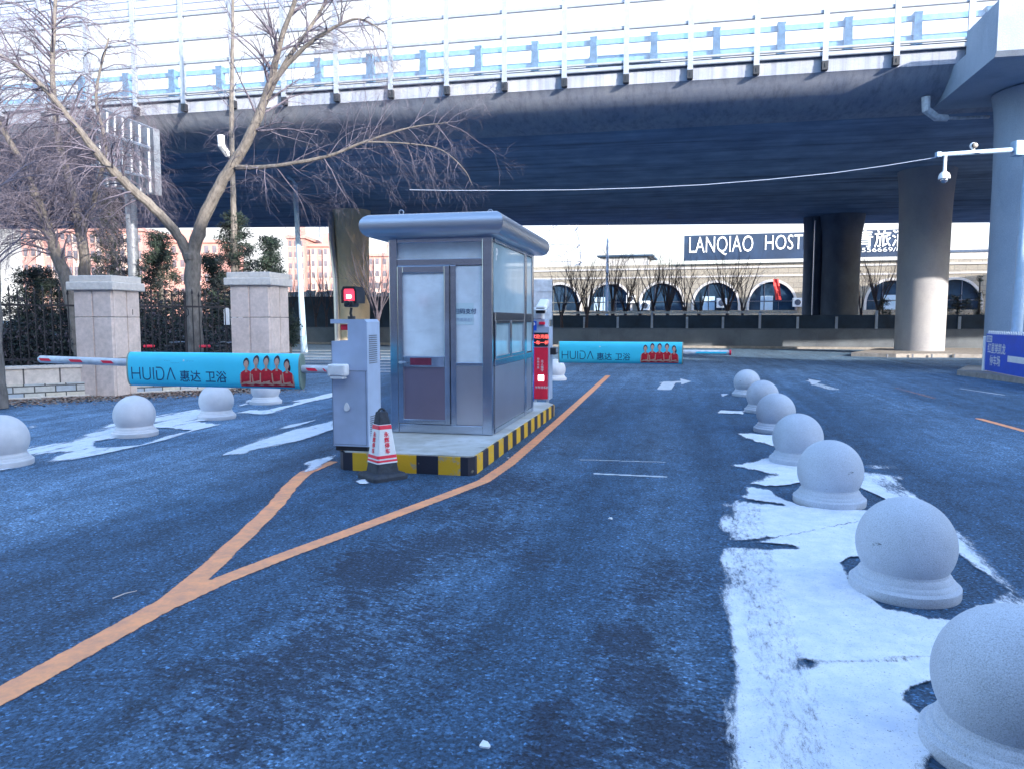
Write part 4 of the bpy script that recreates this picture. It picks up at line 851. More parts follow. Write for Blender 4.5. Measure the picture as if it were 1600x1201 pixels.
# ------------------------------------------------------------------ cone
cn = G(598, 746); cn_t = thing('traffic_cone', 'square black and white traffic cone with red lettering in front of the island', 'cone', cn)
ca = R(38); cxd = Vector((math.cos(ca), math.sin(ca), 0)); cyd = Vector((-math.sin(ca), math.cos(ca), 0))
def sq(z, h, rd=.2):
    c_ = []
    for sx, sy in ((1, 1), (-1, 1), (-1, -1), (1, -1)):
        for k in range(4):
            a = math.atan2(sy, sx) + (k - 1.5) * R(22); c_.append(cn + cxd * (sx * h * (1 - rd) + math.cos(a) * h * rd * 1.2) + cyd * (sy * h * (1 - rd) + math.sin(a) * h * rd * 1.2) + UP * z)
    return c_
def sq_stack(mb, lv, mi=0):
    vs = [v_ for z, h in lv for v_ in sq(z, h)]; n = 16; mb.add(vs, [(i * n + k, i * n + (k + 1) % n, (i + 1) * n + (k + 1) % n, (i + 1) * n + k) for i in range(len(lv) - 1) for k in range(n)] + [tuple(range(n))[::-1], tuple((len(lv) - 1) * n + k for k in range(n))], mi)
p = MB(); sq_stack(p, [(.0, .185), (.035, .185), (.06, .165), (.07, .125)]); p.build('base', M['rubber'], cn_t)
p = MB(); sq_stack(p, [(.07, .12), (.155, .108), (.54, .062), (.66, .045), (.67, .035)]); bo2 = p.build('body', M['rubber'], cn_t)
p = MB(); p.tube([cn + UP * .66 + cxd * (.035 * math.cos(a)) + UP * (.035 * math.sin(a)) for a in [math.pi * k / 8 for k in range(9)]], .012, 8); p.build('loop_handle', M['rubber'], bo2)
p = MB(); hz = lambda z: .110 - (z - .155) * (.046 / .385)
sq_stack(p, [(.165, hz(.165) + .003), (.545, hz(.545) + .003)], 0)
for z0, z1 in ((.18, .20), (.215, .245), (.50, .54)): sq_stack(p, [(z0, hz(z0) + .0045), (z1, hz(z1) + .0045)], 1)
for fdir, xdv in ((-cyd, cxd), (-cxd, -cyd)):
    for k, ch in enumerate('永辉停车'):
        z = .43 - k * .055; up_t = (UP + (-fdir) * .12).normalized()
        add_text(p, ch, .055, cn + fdir * (hz(z) * 1.045 + .006) - xdv * .024 + UP * z, xdv, up_t, 1, .0012)
p.build('printed_sleeve', [M['white'], M['red']], cn_t)

# ------------------------------------------------------------------ bollards
M['granite_w'] = mat('pale_bollard_stone', (0.66, 0.66, 0.69), 0.75, var=0.06, scale=5, bump=0.15, bscale=90)
def make_bollard(mt='granite'):
    t_ = thing('ball_bollard', 'x', 'bollard')
    MB().lathe((0, 0, 0), [(.292, .0), (.295, .012), (.295, .055), (.285, .064), (.272, .067), (.268, .082), (.262, .088), (.250, .092), (.246, .112), (.238, .122), (.230, .128), (.228, .142), (.20, .150)], 56).build('base', M[mt], t_)
    MB().sphere((0, 0, .280), .267, 64).build('ball', M[mt], t_)
    return t_
b0 = make_bollard()
spots = [(1585, 1062, 'nearest granite ball bollard, cut off by the right edge'), (1415, 848, 'second granite ball bollard from the near right corner, on a bare wet patch'), (1297, 735, 'cracked granite ball bollard where the wide snow patch begins, third from the near right corner'),
         (1246.5, 683, 'fourth granite ball bollard from the near right corner, between the third and fifth'), (1212, 643, 'fifth granite ball bollard from the near right corner, with a small chip mark'), (1191.5, 618, 'sixth ball bollard from the near right corner, one before the farthest'), (1167, 597, 'farthest ball bollard of the row right of the lane'),
         (2, 686, 'pale ball bollard cut off by the left edge of the photo'), (210, 648, 'pale ball bollard in snow below the left end of the teal banner'), (338, 626, 'pale ball bollard under the middle of the near teal banner'), (415, 607, 'pale ball bollard half hidden behind the near teal banner, closest to the grey cabinet'), (868, 577, 'small white ball bollard half hidden behind the red barrier cabinet')]
for i, (px, py, lb) in enumerate(spots):
    if i == 7: b0 = make_bollard('granite_w')
    o = b0 if i in (0, 7) else copy_tree(b0); q = G(px, py, .280); o.location = (q.x, q.y, 0); o['label'] = lb; o['group'] = 'granite ball bollards along the lanes'; o.rotation_euler = (0, 0, i * 1.3)

# ------------------------------------------------------------------ left: stone gate piers, low wall, iron fence
W0 = G(-120, 632); W1 = G(450, 603); wd_ = (W1 - W0).normalized(); wn = Vector((wd_.y, -wd_.x, 0))    # wn towards viewer
def wp(px, off=0.0, z=0.0):        # point on wall line at pixel column
    u = (px - CX) / F; t_ = (u * W0.y - W0.x) / (wd_.x - u * wd_.y); return W0 + wd_ * t_ + wn * off + UP * z
WL = (W1 - W0).length
lw = thing('garden_wall', 'low stone block wall with beige top course under the iron fence', 'wall', W0 + wd_ * 5)
WALL_ROT = -math.atan2(wd_.y, wd_.x)
M['ashlar'] = brick('beige_ashlar', (0.66, 0.58, 0.52), (0.58, 0.52, 0.48), (0.10, 0.09, 0.09), 1, 1, 0.62, 0.8, 0.014, rot=WALL_ROT)
M['rubble'] = brick('mixed_stone_blocks', (0.66, 0.60, 0.50), (0.34, 0.42, 0.52), (0.09, 0.09, 0.09), 1, 1, 0.36, 0.13, 0.012, rot=WALL_ROT)
p = MB(); p.box(W0 + wn * .05, wd_ * (WL + .3), -wn * .4, UP * .30); p.build('plinth', M['rubble'], lw)
p = MB(); p.box(W0 + UP * .302, wd_ * (WL + .3), -wn * .3, UP * .30); p.build('top_course', M['ashlar'], lw)
p = MB(); p.box(W0 + UP * .605 + wn * .03, wd_ * (WL + .3), -wn * .36, UP * .05); p.box(W0 + wn * .12 - wd_ * .1, wd_ * (WL + .3), -wn * .068, UP * .05); p.build('coping', M['stone_cap'], lw)
for pxc, top_y, lb in ((172, 432, 'beige stone gate pier with wide cap behind the left end of the near barrier arm'), (410, 427, 'beige stone gate pier with wide cap above the people on the near teal banner')):
    q = wp(pxc); t_ = thing('gate_pier', lb, 'gate pier', q, 'stone gate piers'); hh_ = P(pxc, top_y, q.y).z; r_ = 34 / F * q.y
    ax1 = Vector((math.cos(R(8)), -math.sin(R(8)), 0)); ay1 = Vector((math.sin(R(8)), math.cos(R(8)), 0)); hw = r_ * .93
    q = q - wn * 0.1
    p = MB(); rows = [(.0, .62), (.64, 1.30), (1.315, hh_ - .40)]
    for z0, z1 in [(0, .78), (.79, 1.62), (1.63, hh_ - .30)]: p.bbox(q + UP * (z0 + z1) / 2, hw * 2, hw * 2, z1 - z0, .012, 2, ax=ax1, ay=ay1)
    # raised strips leave a groove down each face
    for sgn in (-1, 1):
        for z0, z1 in [(0, .78), (.79, 1.62), (1.63, hh_ - .30)]:
            p.bbox(q - ay1 * (hw + .0) + ax1 * (sgn * hw * .5 + (.25 * hw if sgn > 0 else .25 * hw) - hw * .25) + UP * (z0 + z1) / 2, hw * (.93 if sgn > 0 else .93), .05, z1 - z0, .01, 2, ax=ax1, ay=ay1)
            p.bbox(q + ax1 * (hw) + ay1 * (sgn * hw * .5) + UP * (z0 + z1) / 2, .05, hw * .93, z1 - z0, .01, 2, ax=ax1, ay=ay1)
    p.build('shaft', M['stone'], t_)
    p = MB(); p.bbox(q + UP * (hh_ - .215), hw * 2 + .20, hw * 2 + .20, .17, .02, 2, ax=ax1, ay=ay1); p.bbox(q + UP * (hh_ - .066), hw * 2 + .10, hw * 2 + .10, .13, .015, 2, ax=ax1, ay=ay1); p.build('cap', M['stone_cap'], t_)
def fence(px0, px1, label):
    a = wp(px0, -.15, .66); b2 = wp(px1, -.15, .66); L_ = (b2 - a).length; t_ = thing('iron_fence', label, 'fence', a, 'black iron fences on the low wall')
    n = int(L_ / .135); H_ = 1.42; p = MB()
    for i in range(n + 1):
        q = a + wd_ * (L_ * i / n); h2 = H_ + (.06 if i % 2 else 0); p.tube([q, q + UP * h2], .013, 5); p.lathe(q + UP * h2, [(.022, 0), (.026, .03), (.002, .12)], 5)
    p.build('bars', M['iron'], t_)
    for z in (.1, 1.18): p = MB(); p.box(a + UP * z - wn * .02, wd_ * L_, wn * .035, UP * .04); p.build('rail', M['iron'], t_)
    return a, b2, t_
fence(-110, 136, 'black iron railing left of the first stone gate pier'); fa_, fb_, ft = fence(208, 376, 'black iron railing between the two stone gate piers')
for px in (203, 290):
    q = wp(px, .06, .3); p = MB(); p.tube([q + UP * 0, q + UP * 1.65], .02, 6); p.lathe(q + UP * 1.65, [(.03, 0), (.035, .03), (.012, .08), (.03, .12), (.004, .3)], 8)
    for k in range(4): a = k * math.pi / 2 + .4; p.tube([q + UP * 1.30, q + UP * 1.38 + Vector((math.cos(a), math.sin(a), 0)) * .075, q + UP * 1.48 + Vector((math.cos(a), math.sin(a), 0)) * .075, q + UP * 1.58], .010, 5)
    p.build('finial_post', M['iron'], ft)
# leaf litter strip
p = MB()
for i in range(8000):
    s = random.random() * WL; o = abs(random.gauss(0, .6)) + .1; q = W0 + wd_ * s + wn * o + UP * (.012 + random.random() * .015); a = random.random() * 6.28; r_ = random.uniform(.016, .042)
    e1 = Vector((math.cos(a), math.sin(a), random.uniform(-.4, .4))) * r_; e2 = Vector((-math.sin(a), math.cos(a), random.uniform(-.4, .4))) * r_ * .7
    p.add([q - e1, q - e2, q + e1, q + e2], [(0, 1, 2, 3)], random.choice((0, 0, 1)))
tag(p.build('dry_leaves', [M['leaf'], M['kerb']], recalc=False), 'brown leaf litter along the foot of the low stone wall', 'leaves', kind='stuff'); bpy.data.objects['dry_leaves']['category'] = 'leaves'

# ------------------------------------------------------------------ trees
class Tree:
    def __init__(s, seed): s.r = random.Random(seed); s.trunk = MB(); s.tw = MB()
    def limb(s, pts, radii, n=9):
        # smooth the guide
        P_ = [Vector(p) for p in pts]; out_, ro = [], []
        for i in range(len(P_) - 1):
            p0, p1, p2, p3 = P_[max(i - 1, 0)], P_[i], P_[i + 1], P_[min(i + 2, len(P_) - 1)]
            for k in range(5):
                t_ = k / 5; out_.append(0.5 * ((2 * p1) + (-p0 + p2) * t_ + (2 * p0 - 5 * p1 + 4 * p2 - p3) * t_ ** 2 + (-p0 + 3 * p1 - 3 * p2 + p3) * t_ ** 3) + Vector([s.r.uniform(-1, 1) * radii[i] * .12 for _ in range(3)])); ro.append((radii[i] * (1 - t_) + radii[i + 1] * t_) * s.r.uniform(.94, 1.06))
        out_.append(P_[-1]); ro.append(radii[-1]); s.trunk.tube(out_, ro, n); return out_, ro
    def grow(s, p, d, L, r, lev, droop=0.0, kink=.16, kids=(3, 5), mb=None, spread=.9):
        mb = mb or s.tw; n = max(3, int(L / .16)) if lev > 1 else 3; n = min(n, 8); pts = [p.copy()]; d = d.normalized(); rad = [r]
        for i in range(n):
            d = (d + Vector([s.r.uniform(-1, 1) * kink for _ in range(3)]) - UP * droop * (i / n)).normalized(); p = p + d * (L / n); pts.append(p.copy()); rad.append(max(r * (1 - .75 * (i + 1) / n), .0012))
        mb.tube(pts, rad, 5 if r > .012 else 3, cap=False, smooth=r > .012)
        if lev <= 0: return
        k = s.r.randint(*kids)
        for _ in range(k):
            f_ = s.r.uniform(.2, 1); i = min(int(f_ * n), n - 1); q = pts[i].lerp(pts[i + 1], s.r.random()); dd = (pts[i + 1] - pts[i]).normalized()
            side = Vector([s.r.gauss(0, 1) for _ in range(3)]); side = (side - dd * side.dot(dd)).normalized(); nd_ = (dd + side * s.r.uniform(.4, spread * 1.3)).normalized()
            s.grow(q, nd_, L * s.r.uniform(.45, .75), max(rad[i] * .55, .0015), lev - 1, droop, kink, kids, mb, spread)
    def along(s, pts, radii, f0, n, L, r, lev, droop=0, up=.0, kids=(3, 5), **kw):
        for _ in range(n):
            f_ = s.r.uniform(f0, 1) * (len(pts) - 1); i = min(int(f_), len(pts) - 2); q = pts[i].lerp(pts[i + 1], f_ - i); dd = (pts[i + 1] - pts[i]).normalized()
            side = Vector([s.r.gauss(0, 1) for _ in range(3)]); side = (side - dd * side.dot(dd)).normalized()
            s.grow(q, (dd * .6 + side + UP * up).normalized(), L * s.r.uniform(.6, 1.2), min(r, radii[i] * .6), lev, droop, kids=kids, **kw)
    def done(s, name, label, loc, group, bark='bark', tw='twig'):
        t_ = thing(name, label, 'tree', loc, group); s.trunk.build('trunk', M[bark], t_, recalc=False); s.tw.build('twigs', M[tw], t_, recalc=False); return t_
TY = 19.3
def TP(x, y, dy=0): return P(x, y, TY + dy)
T = Tree(3)
tr0, r0 = T.limb([(TP(300, 500).x - .02, TY, -.02), TP(303, 520), TP(300, 450), TP(301, 400)], [.24, .215, .19, .20], 12)
l1, r1 = T.limb([TP(301, 405), TP(310, 365, -.1), TP(335, 305, -.3), TP(372, 245, -.5), TP(405, 180, -.7), TP(425, 120, -.8), TP(440, 60, -1), TP(465, -10, -1.2), TP(490, -90, -1.4)], [.19, .16, .14, .13, .11, .085, .06, .05, .025], 10)
l2, r2 = T.limb([TP(298, 408), TP(283, 375, -.1), TP(250, 335, -.4), TP(200, 290, -.8), TP(165, 255, -1.1), TP(120, 200, -1.4), TP(80, 150, -1.6), TP(30, 105, -1.8), TP(-30, 70, -2)], [.15, .13, .115, .11, .10, .075, .06, .05, .025], 10)
l3, r3 = T.limb([TP(370, 262, -.5), TP(400, 262, -.7), TP(440, 258, -1), TP(510, 245, -1.2), TP(570, 222, -1.4), TP(640, 200, -1.6), TP(700, 192, -1.7)], [.07, .055, .05, .04, .03, .018, .008], 8)
l4, r4 = T.limb([TP(425, 130, -.8), TP(470, 80, -1), TP(510, 50, -1.2), TP(560, 30, -1.4), TP(600, 50, -1.5)], [.07, .05, .04, .025, .01], 8)
l5, r5 = T.limb([TP(410, 170, -.7), TP(445, 100, -.6), TP(480, 50, -.5), TP(510, 0, -.4), TP(530, -60, -.4)], [.08, .06, .045, .04, .02], 8)
l6, r6 = T.limb([TP(570, 222, -1.4), TP(640, 225, -1.6), TP(690, 235, -1.8), TP(725, 265, -1.9), TP(738, 290, -1.9)], [.02, .017, .013, .009, .004], 6)
T.along(l1, r1, .45, 26, 1.5, .03, 3, .10, .3); T.along(l4, r4, .2, 22, 1.1, .02, 3, .25); T.along(l5, r5, .3, 16, 1.2, .022, 3, .1, .3)
T.along(l3, r3, .10, 46, 1.45, .011, 3, .12, .0, (3, 4)); T.along(l6, r6, .0, 14, .7, .008, 2, .4, -.2)
T.along(l2, r2, .3, 52, 1.6, .022, 3, .3, .05); T.along(l1, r1, .2, 14, 1.1, .012, 2, .2, .2)
T.done('bare_tree', 'forked bare tree with smooth grey limbs behind the fence between the stone piers', (TP(300, 500).x, TY, 0), 'bare trees behind the left fence')
# left cluster
T = Tree(11); TY = 20.5
ta, ra = T.limb([(TP(128, 500).x, TY, 0), TP(125, 540), TP(112, 470), TP(90, 400, .2), TP(72, 350, .3), TP(50, 290, .2), TP(20, 230, 0), TP(-20, 160, -.3)], [.24, .22, .19, .16, .13, .1, .08, .04], 10)
T.along(ta, ra, .4, 60, 1.9, .03, 3, .35, .15, (3, 5)); T.along(ta, ra, .5, 44, 1.9, .02, 3, .5, -.15, (3, 5))
T.done('bare_tree', 'bare tree leaning to the left edge behind the first stone pier', (TP(128, 500).x, TY, 0), 'bare trees behind the left fence')
T = Tree(12); TY = 21.3
tb, rb = T.limb([(TP(135, 500).x, TY, 0), TP(135, 530), TP(133, 440), TP(128, 370), TP(112, 300), TP(92, 220), TP(82, 120), TP(85, 30), TP(90, -50)], [.19, .18, .16, .14, .12, .09, .07, .05, .03], 10)
tc, rc_ = T.limb([TP(128, 370), TP(150, 300, -.3), TP(165, 230, -.6), TP(150, 150, -.8), TP(170, 60, -.8)], [.09, .07, .055, .04, .02], 8)
T.along(tb, rb, .38, 80, 1.9, .03, 3, .35, .1, (3, 5)); T.along(tc, rc_, .1, 56, 1.6, .02, 3, .5, -.05, (3, 5))
T.done('bare_tree', 'upright bare tree with a dense weeping twig crown in the upper left corner', (TP(135, 500).x, TY, 0), 'bare trees behind the left fence')
T = Tree(14); TY = 24.0
td, rd_ = T.limb([(TP(365, 500).x, TY, 0), TP(366, 400), TP(364, 300), TP(362, 200), TP(363, 100), TP(364, 0), TP(362, -60)], [.12, .11, .09, .08, .06, .045, .03], 8)
T.along(td, rd_, .35, 26, 1.0, .014, 2, .05, .2)
T.done('bare_tree', 'thin straight pole-like bare tree rising behind the forked one', (TP(365, 500).x, TY, 0), 'bare trees behind the left fence')
T = Tree(15); TY = 13.2
te, re_ = T.limb([(TP(-6, 500).x, TY, 0), TP(-5, 560), TP(-8, 450), TP(-10, 370), TP(-20, 250), TP(-40, 100)], [.12, .10, .09, .08, .07, .04], 8)
T.along(te, re_, .4, 14, 1.3, .018, 3, .1, .2)
T.done('bare_tree', 'slim bare trunk standing at the left edge of the photo', (TP(-6, 500).x, TY, 0), 'bare trees behind the left fence')
TY = 19.3

def conifer(px, py_base, py_top, Y, spreadpx, seed, label, gaps=.5, n=2600, shrub=False, mats=('needle', 'needle_l', 'needle_d')):
    r_ = random.Random(seed); q = P(px, 500, Y); z1 = P(px, py_top, Y).z; z0 = max(0, P(px, py_base, Y).z) ; W_ = spreadpx / F * Y / 2
    t_ = thing('shrub' if shrub else 'conifer', label, 'shrub' if shrub else 'conifer', (q.x, Y, 0), 'dark evergreens behind the left fence')
    tk = MB(); tk.tube([(q.x, Y, 0), (q.x + .05, Y, z1 * .5), (q.x, Y, z1 * .95)], [.11, .08, .03], 7)
    cl = []; nb_ = int(n / 60)
    for _ in range(nb_):
        h = r_.random(); z = z0 + (z1 - z0) * h; ww = W_ * ((1 - h * .75) if not shrub else math.sqrt(max(.05, 1 - (2 * h - 1) ** 2))); a = r_.random() * 6.28; rr_ = ww * math.sqrt(r_.random()) ; c = Vector((q.x + math.cos(a) * rr_, Y + math.sin(a) * rr_, z - (rr_ * .1 if not shrub else 0))); cl.append(c)
        if not shrub: tk.tube([(q.x, Y, z - .15), c], [.025, .008], 4)
    tk.build('trunk', M['bark'], t_, recalc=False); fo = MB()
    for c in cl:
        mi = r_.choice((0, 0, 1, 2)); rs_ = r_.uniform(.14, .30) * (1 if W_ > .5 else .7)
        for _ in range(60):
            o = Vector([r_.gauss(0, 1) for _ in range(3)]); o.normalize(); o *= rs_ * r_.random() ** .5; o.z *= .6; a = c + o; dn = (o + Vector([r_.gauss(0, .1) for _ in range(3)])).normalized() * r_.uniform(.05, .11); sd_ = dn.orthogonal().normalized() * r_.uniform(.010, .022)
            fo.add([a - sd_, a + sd_, a + dn], [(0, 1, 2)], mi)
    fo.build('foliage', [M[m_] for m_ in mats], t_, recalc=False); return t_
conifer(252, 540, 365, 25, 110, 21, 'dark conifer behind the left limb of the forked tree', n=15000)
conifer(372, 540, 335, 24.3, 120, 22, 'tall dark conifer beside the thin straight tree', n=16000)
conifer(425, 540, 372, 23.5, 75, 23, 'dark conifer leaning over the right stone pier', n=11000)
conifer(335, 540, 400, 26, 90, 26, 'low dark conifer right of the forked trunk', n=11000)
conifer(180, 500, 300, 26, 90, 24, 'dark conifer behind the first stone pier', n=15000)
conifer(60, 560, 420, 24, 170, 25, 'dark evergreen behind the leftmost railing', n=18000)
conifer(448, 538, 485, 19.5, 34, 31, 'small rounded hedge shrub right of the second stone pier', n=4500, shrub=True)
# undergrowth mass behind the fence
p = MB(); r_ = random.Random(77)
for i in range(42000):
    px = r_.uniform(-120, 372); Y = r_.uniform(20.2, 24.5); zt_ = .5 + 1.75 * value_noise(np.array([px * .03]), np.array([Y]), 1.0, 8)[0] + .35; z = r_.uniform(0, zt_); q = P(px, 500, Y); a = Vector((q.x, Y, z)); dn = Vector([r_.gauss(0, 1) for _ in range(3)]).normalized() * r_.uniform(.06, .14); sd_ = dn.orthogonal().normalized() * r_.uniform(.01, .035)
    p.add([a - sd_, a + sd_, a + dn], [(0, 1, 2)], r_.choice((0, 1, 1, 2)))
o = p.build('undergrowth', [M['needle'], M['needle_d'], M['twig_dark']], recalc=False); tag(o, 'tangled dark undergrowth behind the iron fence', 'undergrowth', kind='stuff')
# parked bicycles behind the fence
def bicycle(px, Y, ang, label, colm):
    q = P(px, 500, Y); o0 = Vector((q.x, Y, 0)); t_ = thing('bicycle', label, 'bicycle', o0, 'bicycles parked behind the iron fence'); d = Vector((math.cos(ang), math.sin(ang), 0))
    for s in (-.52, .52): p = MB(); p.tube([o0 + d * s + d * (.31 * math.cos(a)) + UP * (.33 + .31 * math.sin(a)) for a in [2 * math.pi * k / 20 for k in range(21)]], .02, 6, cap=False); p.build('wheel', M['rubber'], t_)
    p = MB()
    for a, b2 in (((-.52, .33), (-.15, .33)), ((-.52, .33), (-.2, .75)), ((-.2, .85), (-.1, .33)), ((-.12, .35), (.35, .75)), ((-.2, .72), (.35, .8)), ((.32, .95), (.52, .33))): p.tube([o0 + d * a[0] + UP * a[1], o0 + d * b2[0] + UP * b2[1]], .018, 6)
    p.build('frame', M['black'], t_)
    p = MB(); p.bbox(o0 - d * .22 + UP * .9, .26, .13, .07, .02, 2, ax=d, ay=UP.cross(d)); p.build('saddle', M[colm], t_)
    p = MB(); s_ = UP.cross(d); p.tube([o0 + d * .28 + UP * .98 - s_ * .28, o0 + d * .32 + UP * 1.0, o0 + d * .28 + UP * .98 + s_ * .28], .014, 6); p.build('handlebar', M['steel'], t_)
for i, (px, cm, lb) in enumerate(((246, 'red', 'red bicycle behind the railing beside the first stone pier'), (332, 'red', 'red bicycle behind the railing right of the forked trunk'), (355, 'black', 'black bicycle next to the second stone pier'), (272, 'black', 'black bicycle left of the forked trunk'))): bicycle(px, 19.1, .5 + i * .3, lb, cm)
nbd = thing('notice_board', 'three white arch-topped notice panels behind the railing beside the right stone pier', 'notice board', P(362, 500, 19.9) * 1)
for px in (354, 364.5, 374.5):
    q = P(px, 495, 19.9); p = MB(); p.prism([q + Vector((-.07, 0, -.22)), q + Vector((.07, 0, -.22)), q + Vector((.07, 0, .18)), q + Vector((.045, 0, .23)), q + Vector((-.045, 0, .23)), q + Vector((-.07, 0, .18))], (0, .03, 0)); p.build('panel', M['white'], nbd)
    p = MB(); p.tube([(q.x, 19.92, 0), (q.x, 19.92, q.z - .22)], .02, 6); p.build('post', M['iron'], nbd)

# billboard back
bb = thing('billboard', 'back of a grey ribbed billboard on a mast behind the bare trees', 'billboard', P(195, 500, 24))
c_ = [P(243, 305, 23.0), P(239, 201, 23.0), P(150, 166, 26.5), P(150, 290, 26.5)]
p = MB(); p.prism(c_, (.1, .2, 0)); p.build('panel', M['billboard'], bb)
p = MB()
for k in range(7):
    f_ = .04 + k * .14; a = c_[0].lerp(c_[3], f_) + Vector((-.04, -.06, .05)); b2 = c_[1].lerp(c_[2], f_) + Vector((-.04, -.06, -.05)); p.tube([a, b2], .045, 5)
for g_ in (.25, .70): p.tube([c_[0].lerp(c_[1], g_) + Vector((-.08, -.1, 0)), c_[3].lerp(c_[2], g_) + Vector((-.08, -.1, 0))], .05, 5)
p.build('rib', M['rail_white'], bb)
q = c_[0].lerp(c_[2], .5); p = MB(); p.tube([(q.x, q.y + .3, 0), (q.x, q.y + .3, q.z)], .18, 12); p.build('mast', M['billboard'], bb)

# ------------------------------------------------------------------ behind: dark wall, hoarding, lamp post
kb = MB(); a = G(440, 541); b2 = G(1700, 553.5); wdir = (G(1540, 548) - G(880, 541.5)); wa = G(880, 541.5); wdir.z = 0; wdir.normalize()
MBW = Vector((-wdir.y, wdir.x, 0))
def WP(px): u = (px - CX) / F; t_ = (u * wa.y - wa.x) / (wdir.x - u * wdir.y); return wa + wdir * t_
t_ = thing('retaining_wall', 'long low dark concrete wall across the back of the road', 'wall', WP(1000))
s0, s1 = WP(380), WP(1800); p = MB(); p.box(s0, s1 - s0, MBW * .35, UP * 1.02); p.build('panel', M['wall_dark'], t_)
p = MB(); L_ = (s1 - s0).length
for k in range(int(L_ / 4)): p.box(s0 + wdir * (k * 4) - MBW * .012, wdir * .03, MBW * .02, UP * 1.0)
p.box(s0 - MBW * .03 + UP * 1.021, s1 - s0, MBW * .41, UP * .07); p.build('joint', M['grey_dark'], t_)
t_ = tag(MB().box(s0 - MBW * .5, s1 - s0, MBW * .45, UP * .12).build('kerb', M['kerb']), kind='structure')
# hoarding on the left part behind the wall
t_ = thing('hoarding', 'dark navy site hoarding behind the wall left of the booth', 'hoarding', P(500, 500, 56))
q0, q1 = P(330, 500, 57), P(640, 500, 56); p = MB(); p.box((q0.x, 57, 0), (q1.x - q0.x, -1, 0), (0, .2, 0), (0, 0, P(500, 464, 56.5).z)); p.build('panel', M['hoarding'], t_)
for k in range(40):
    x = q0.x + (q1.x - q0.x) * k / 40; p = MB(); h_ = random.uniform(.25, .5); p.prism([(x, 56.9, 3.3), (x + .35, 56.9, 3.3), (x + .35 + .1, 56.9, 3.35 + h_), (x + .08, 56.9, 3.3 + h_)], (0, .06, 0)); p.build('white_strip', M['pole_blue'] if k % 3 else M['white'], t_)
# site fence right: rails, posts, dark hedge backing
t_ = thing('site_fence', 'dark fence with pale posts and white top rail before the arched building', 'fence', WP(1100) + MBW * 3)
s0 = WP(842) + MBW * 3.2; s1 = WP(1800) + MBW * 3.2; L_ = (s1 - s0).length; p = MB(); p.box(s0 + UP * .0, s1 - s0, MBW * .1, UP * 1.85); p.build('panel', M['hoarding'], t_)
p = MB(); p.box(s0 + UP * 1.95 - MBW * .06, (s1 - s0) * .48, MBW * .06, UP * .14); p.build('rail', M['white_dirty'], t_)
for k in range(int(L_ / 2.1)):
    p = MB(); p.box(s0 + wdir * (k * 2.1) - MBW * .08, wdir * .14, MBW * .07, UP * (1.75 + .35 * (k % 3 == 0))); p.build('post', M['grey_paint'], t_)

# arched building
HM = -0.283; H0 = 76.0; hdir = Vector((1, HM, 0)).normalized(); hperp = Vector((-HM, 1, 0)).normalized(); hb = Vector((0, H0, 0))
def HX(px): u = (px - CX) / F; return u * H0 / (1 - HM * u) / hdir.x
def H(x, s, z): return hb + hdir * x + hperp * s + UP * z
hall = thing('arched_building', 'long cream building with a row of white-rimmed arched windows under the navy roof sign', 'building', H(20, 4, 0))
pit = 5.0; x0 = HX(952); zs, zr, zt_ = 2.45, 3.0, 6.35; ra_ = 2.0
xl_, xr_ = x0 - 3 * pit, x0 + 14 * pit; p = MB(); tm = MB(); k = 0
for i in range(-3, 13):
    xc = x0 + i * pit; arc = [H(xc + ra_ * math.cos(math.pi * j / 16), 0, zr + ra_ * 1.02 * math.sin(math.pi * j / 16)) for j in range(17)]
    if i % 1 == 0:
        # wall bay split left/right of the crown
        h_ = 8; p.add([H(xc - pit / 2, 0, 0), H(xc - ra_, 0, 0)] + arc[::-1][:h_ + 1] + [H(xc, 0, zt_), H(xc - pit / 2, 0, zt_)], [tuple(range(h_ + 5))])
        p.add([H(xc + ra_, 0, 0), H(xc + pit / 2, 0, 0), H(xc + pit / 2, 0, zt_), H(xc, 0, zt_)] + arc[::-1][h_:], [tuple(range(h_ + 5))])
        p.add([H(xc - ra_, 0, 0), H(xc + ra_, 0, 0), H(xc + ra_, 0, zs), H(xc - ra_, 0, zs)], [(0, 1, 2, 3)])
        for s_a, s_b in zip(arc[:-1], arc[1:]): p.add([s_a, s_b, s_b + hperp * .4, s_a + hperp * .4], [(0, 1, 2, 3)])
p.box(H(xl_ + pit / 2, .42, 0), hdir * (15 * pit), hperp * 12, UP * 6.3); p.box(H(xl_ - 5.5, .42, zt_ - .01), hdir * (21 * pit), hperp * 12, UP * .5)
hall_w = p.build('wall', M['cream'], hall, recalc=False)
p = MB(); p.box(H(xl_ - pit / 2, -.08, 5.55), hdir * 17.5 * pit, hperp * .078, UP * .14); p.box(H(xl_ - pit / 2, -.1, zt_), hdir * 17.5 * pit, hperp * .5, UP * .16); p.build('cornice', M['cream_trim'], hall)
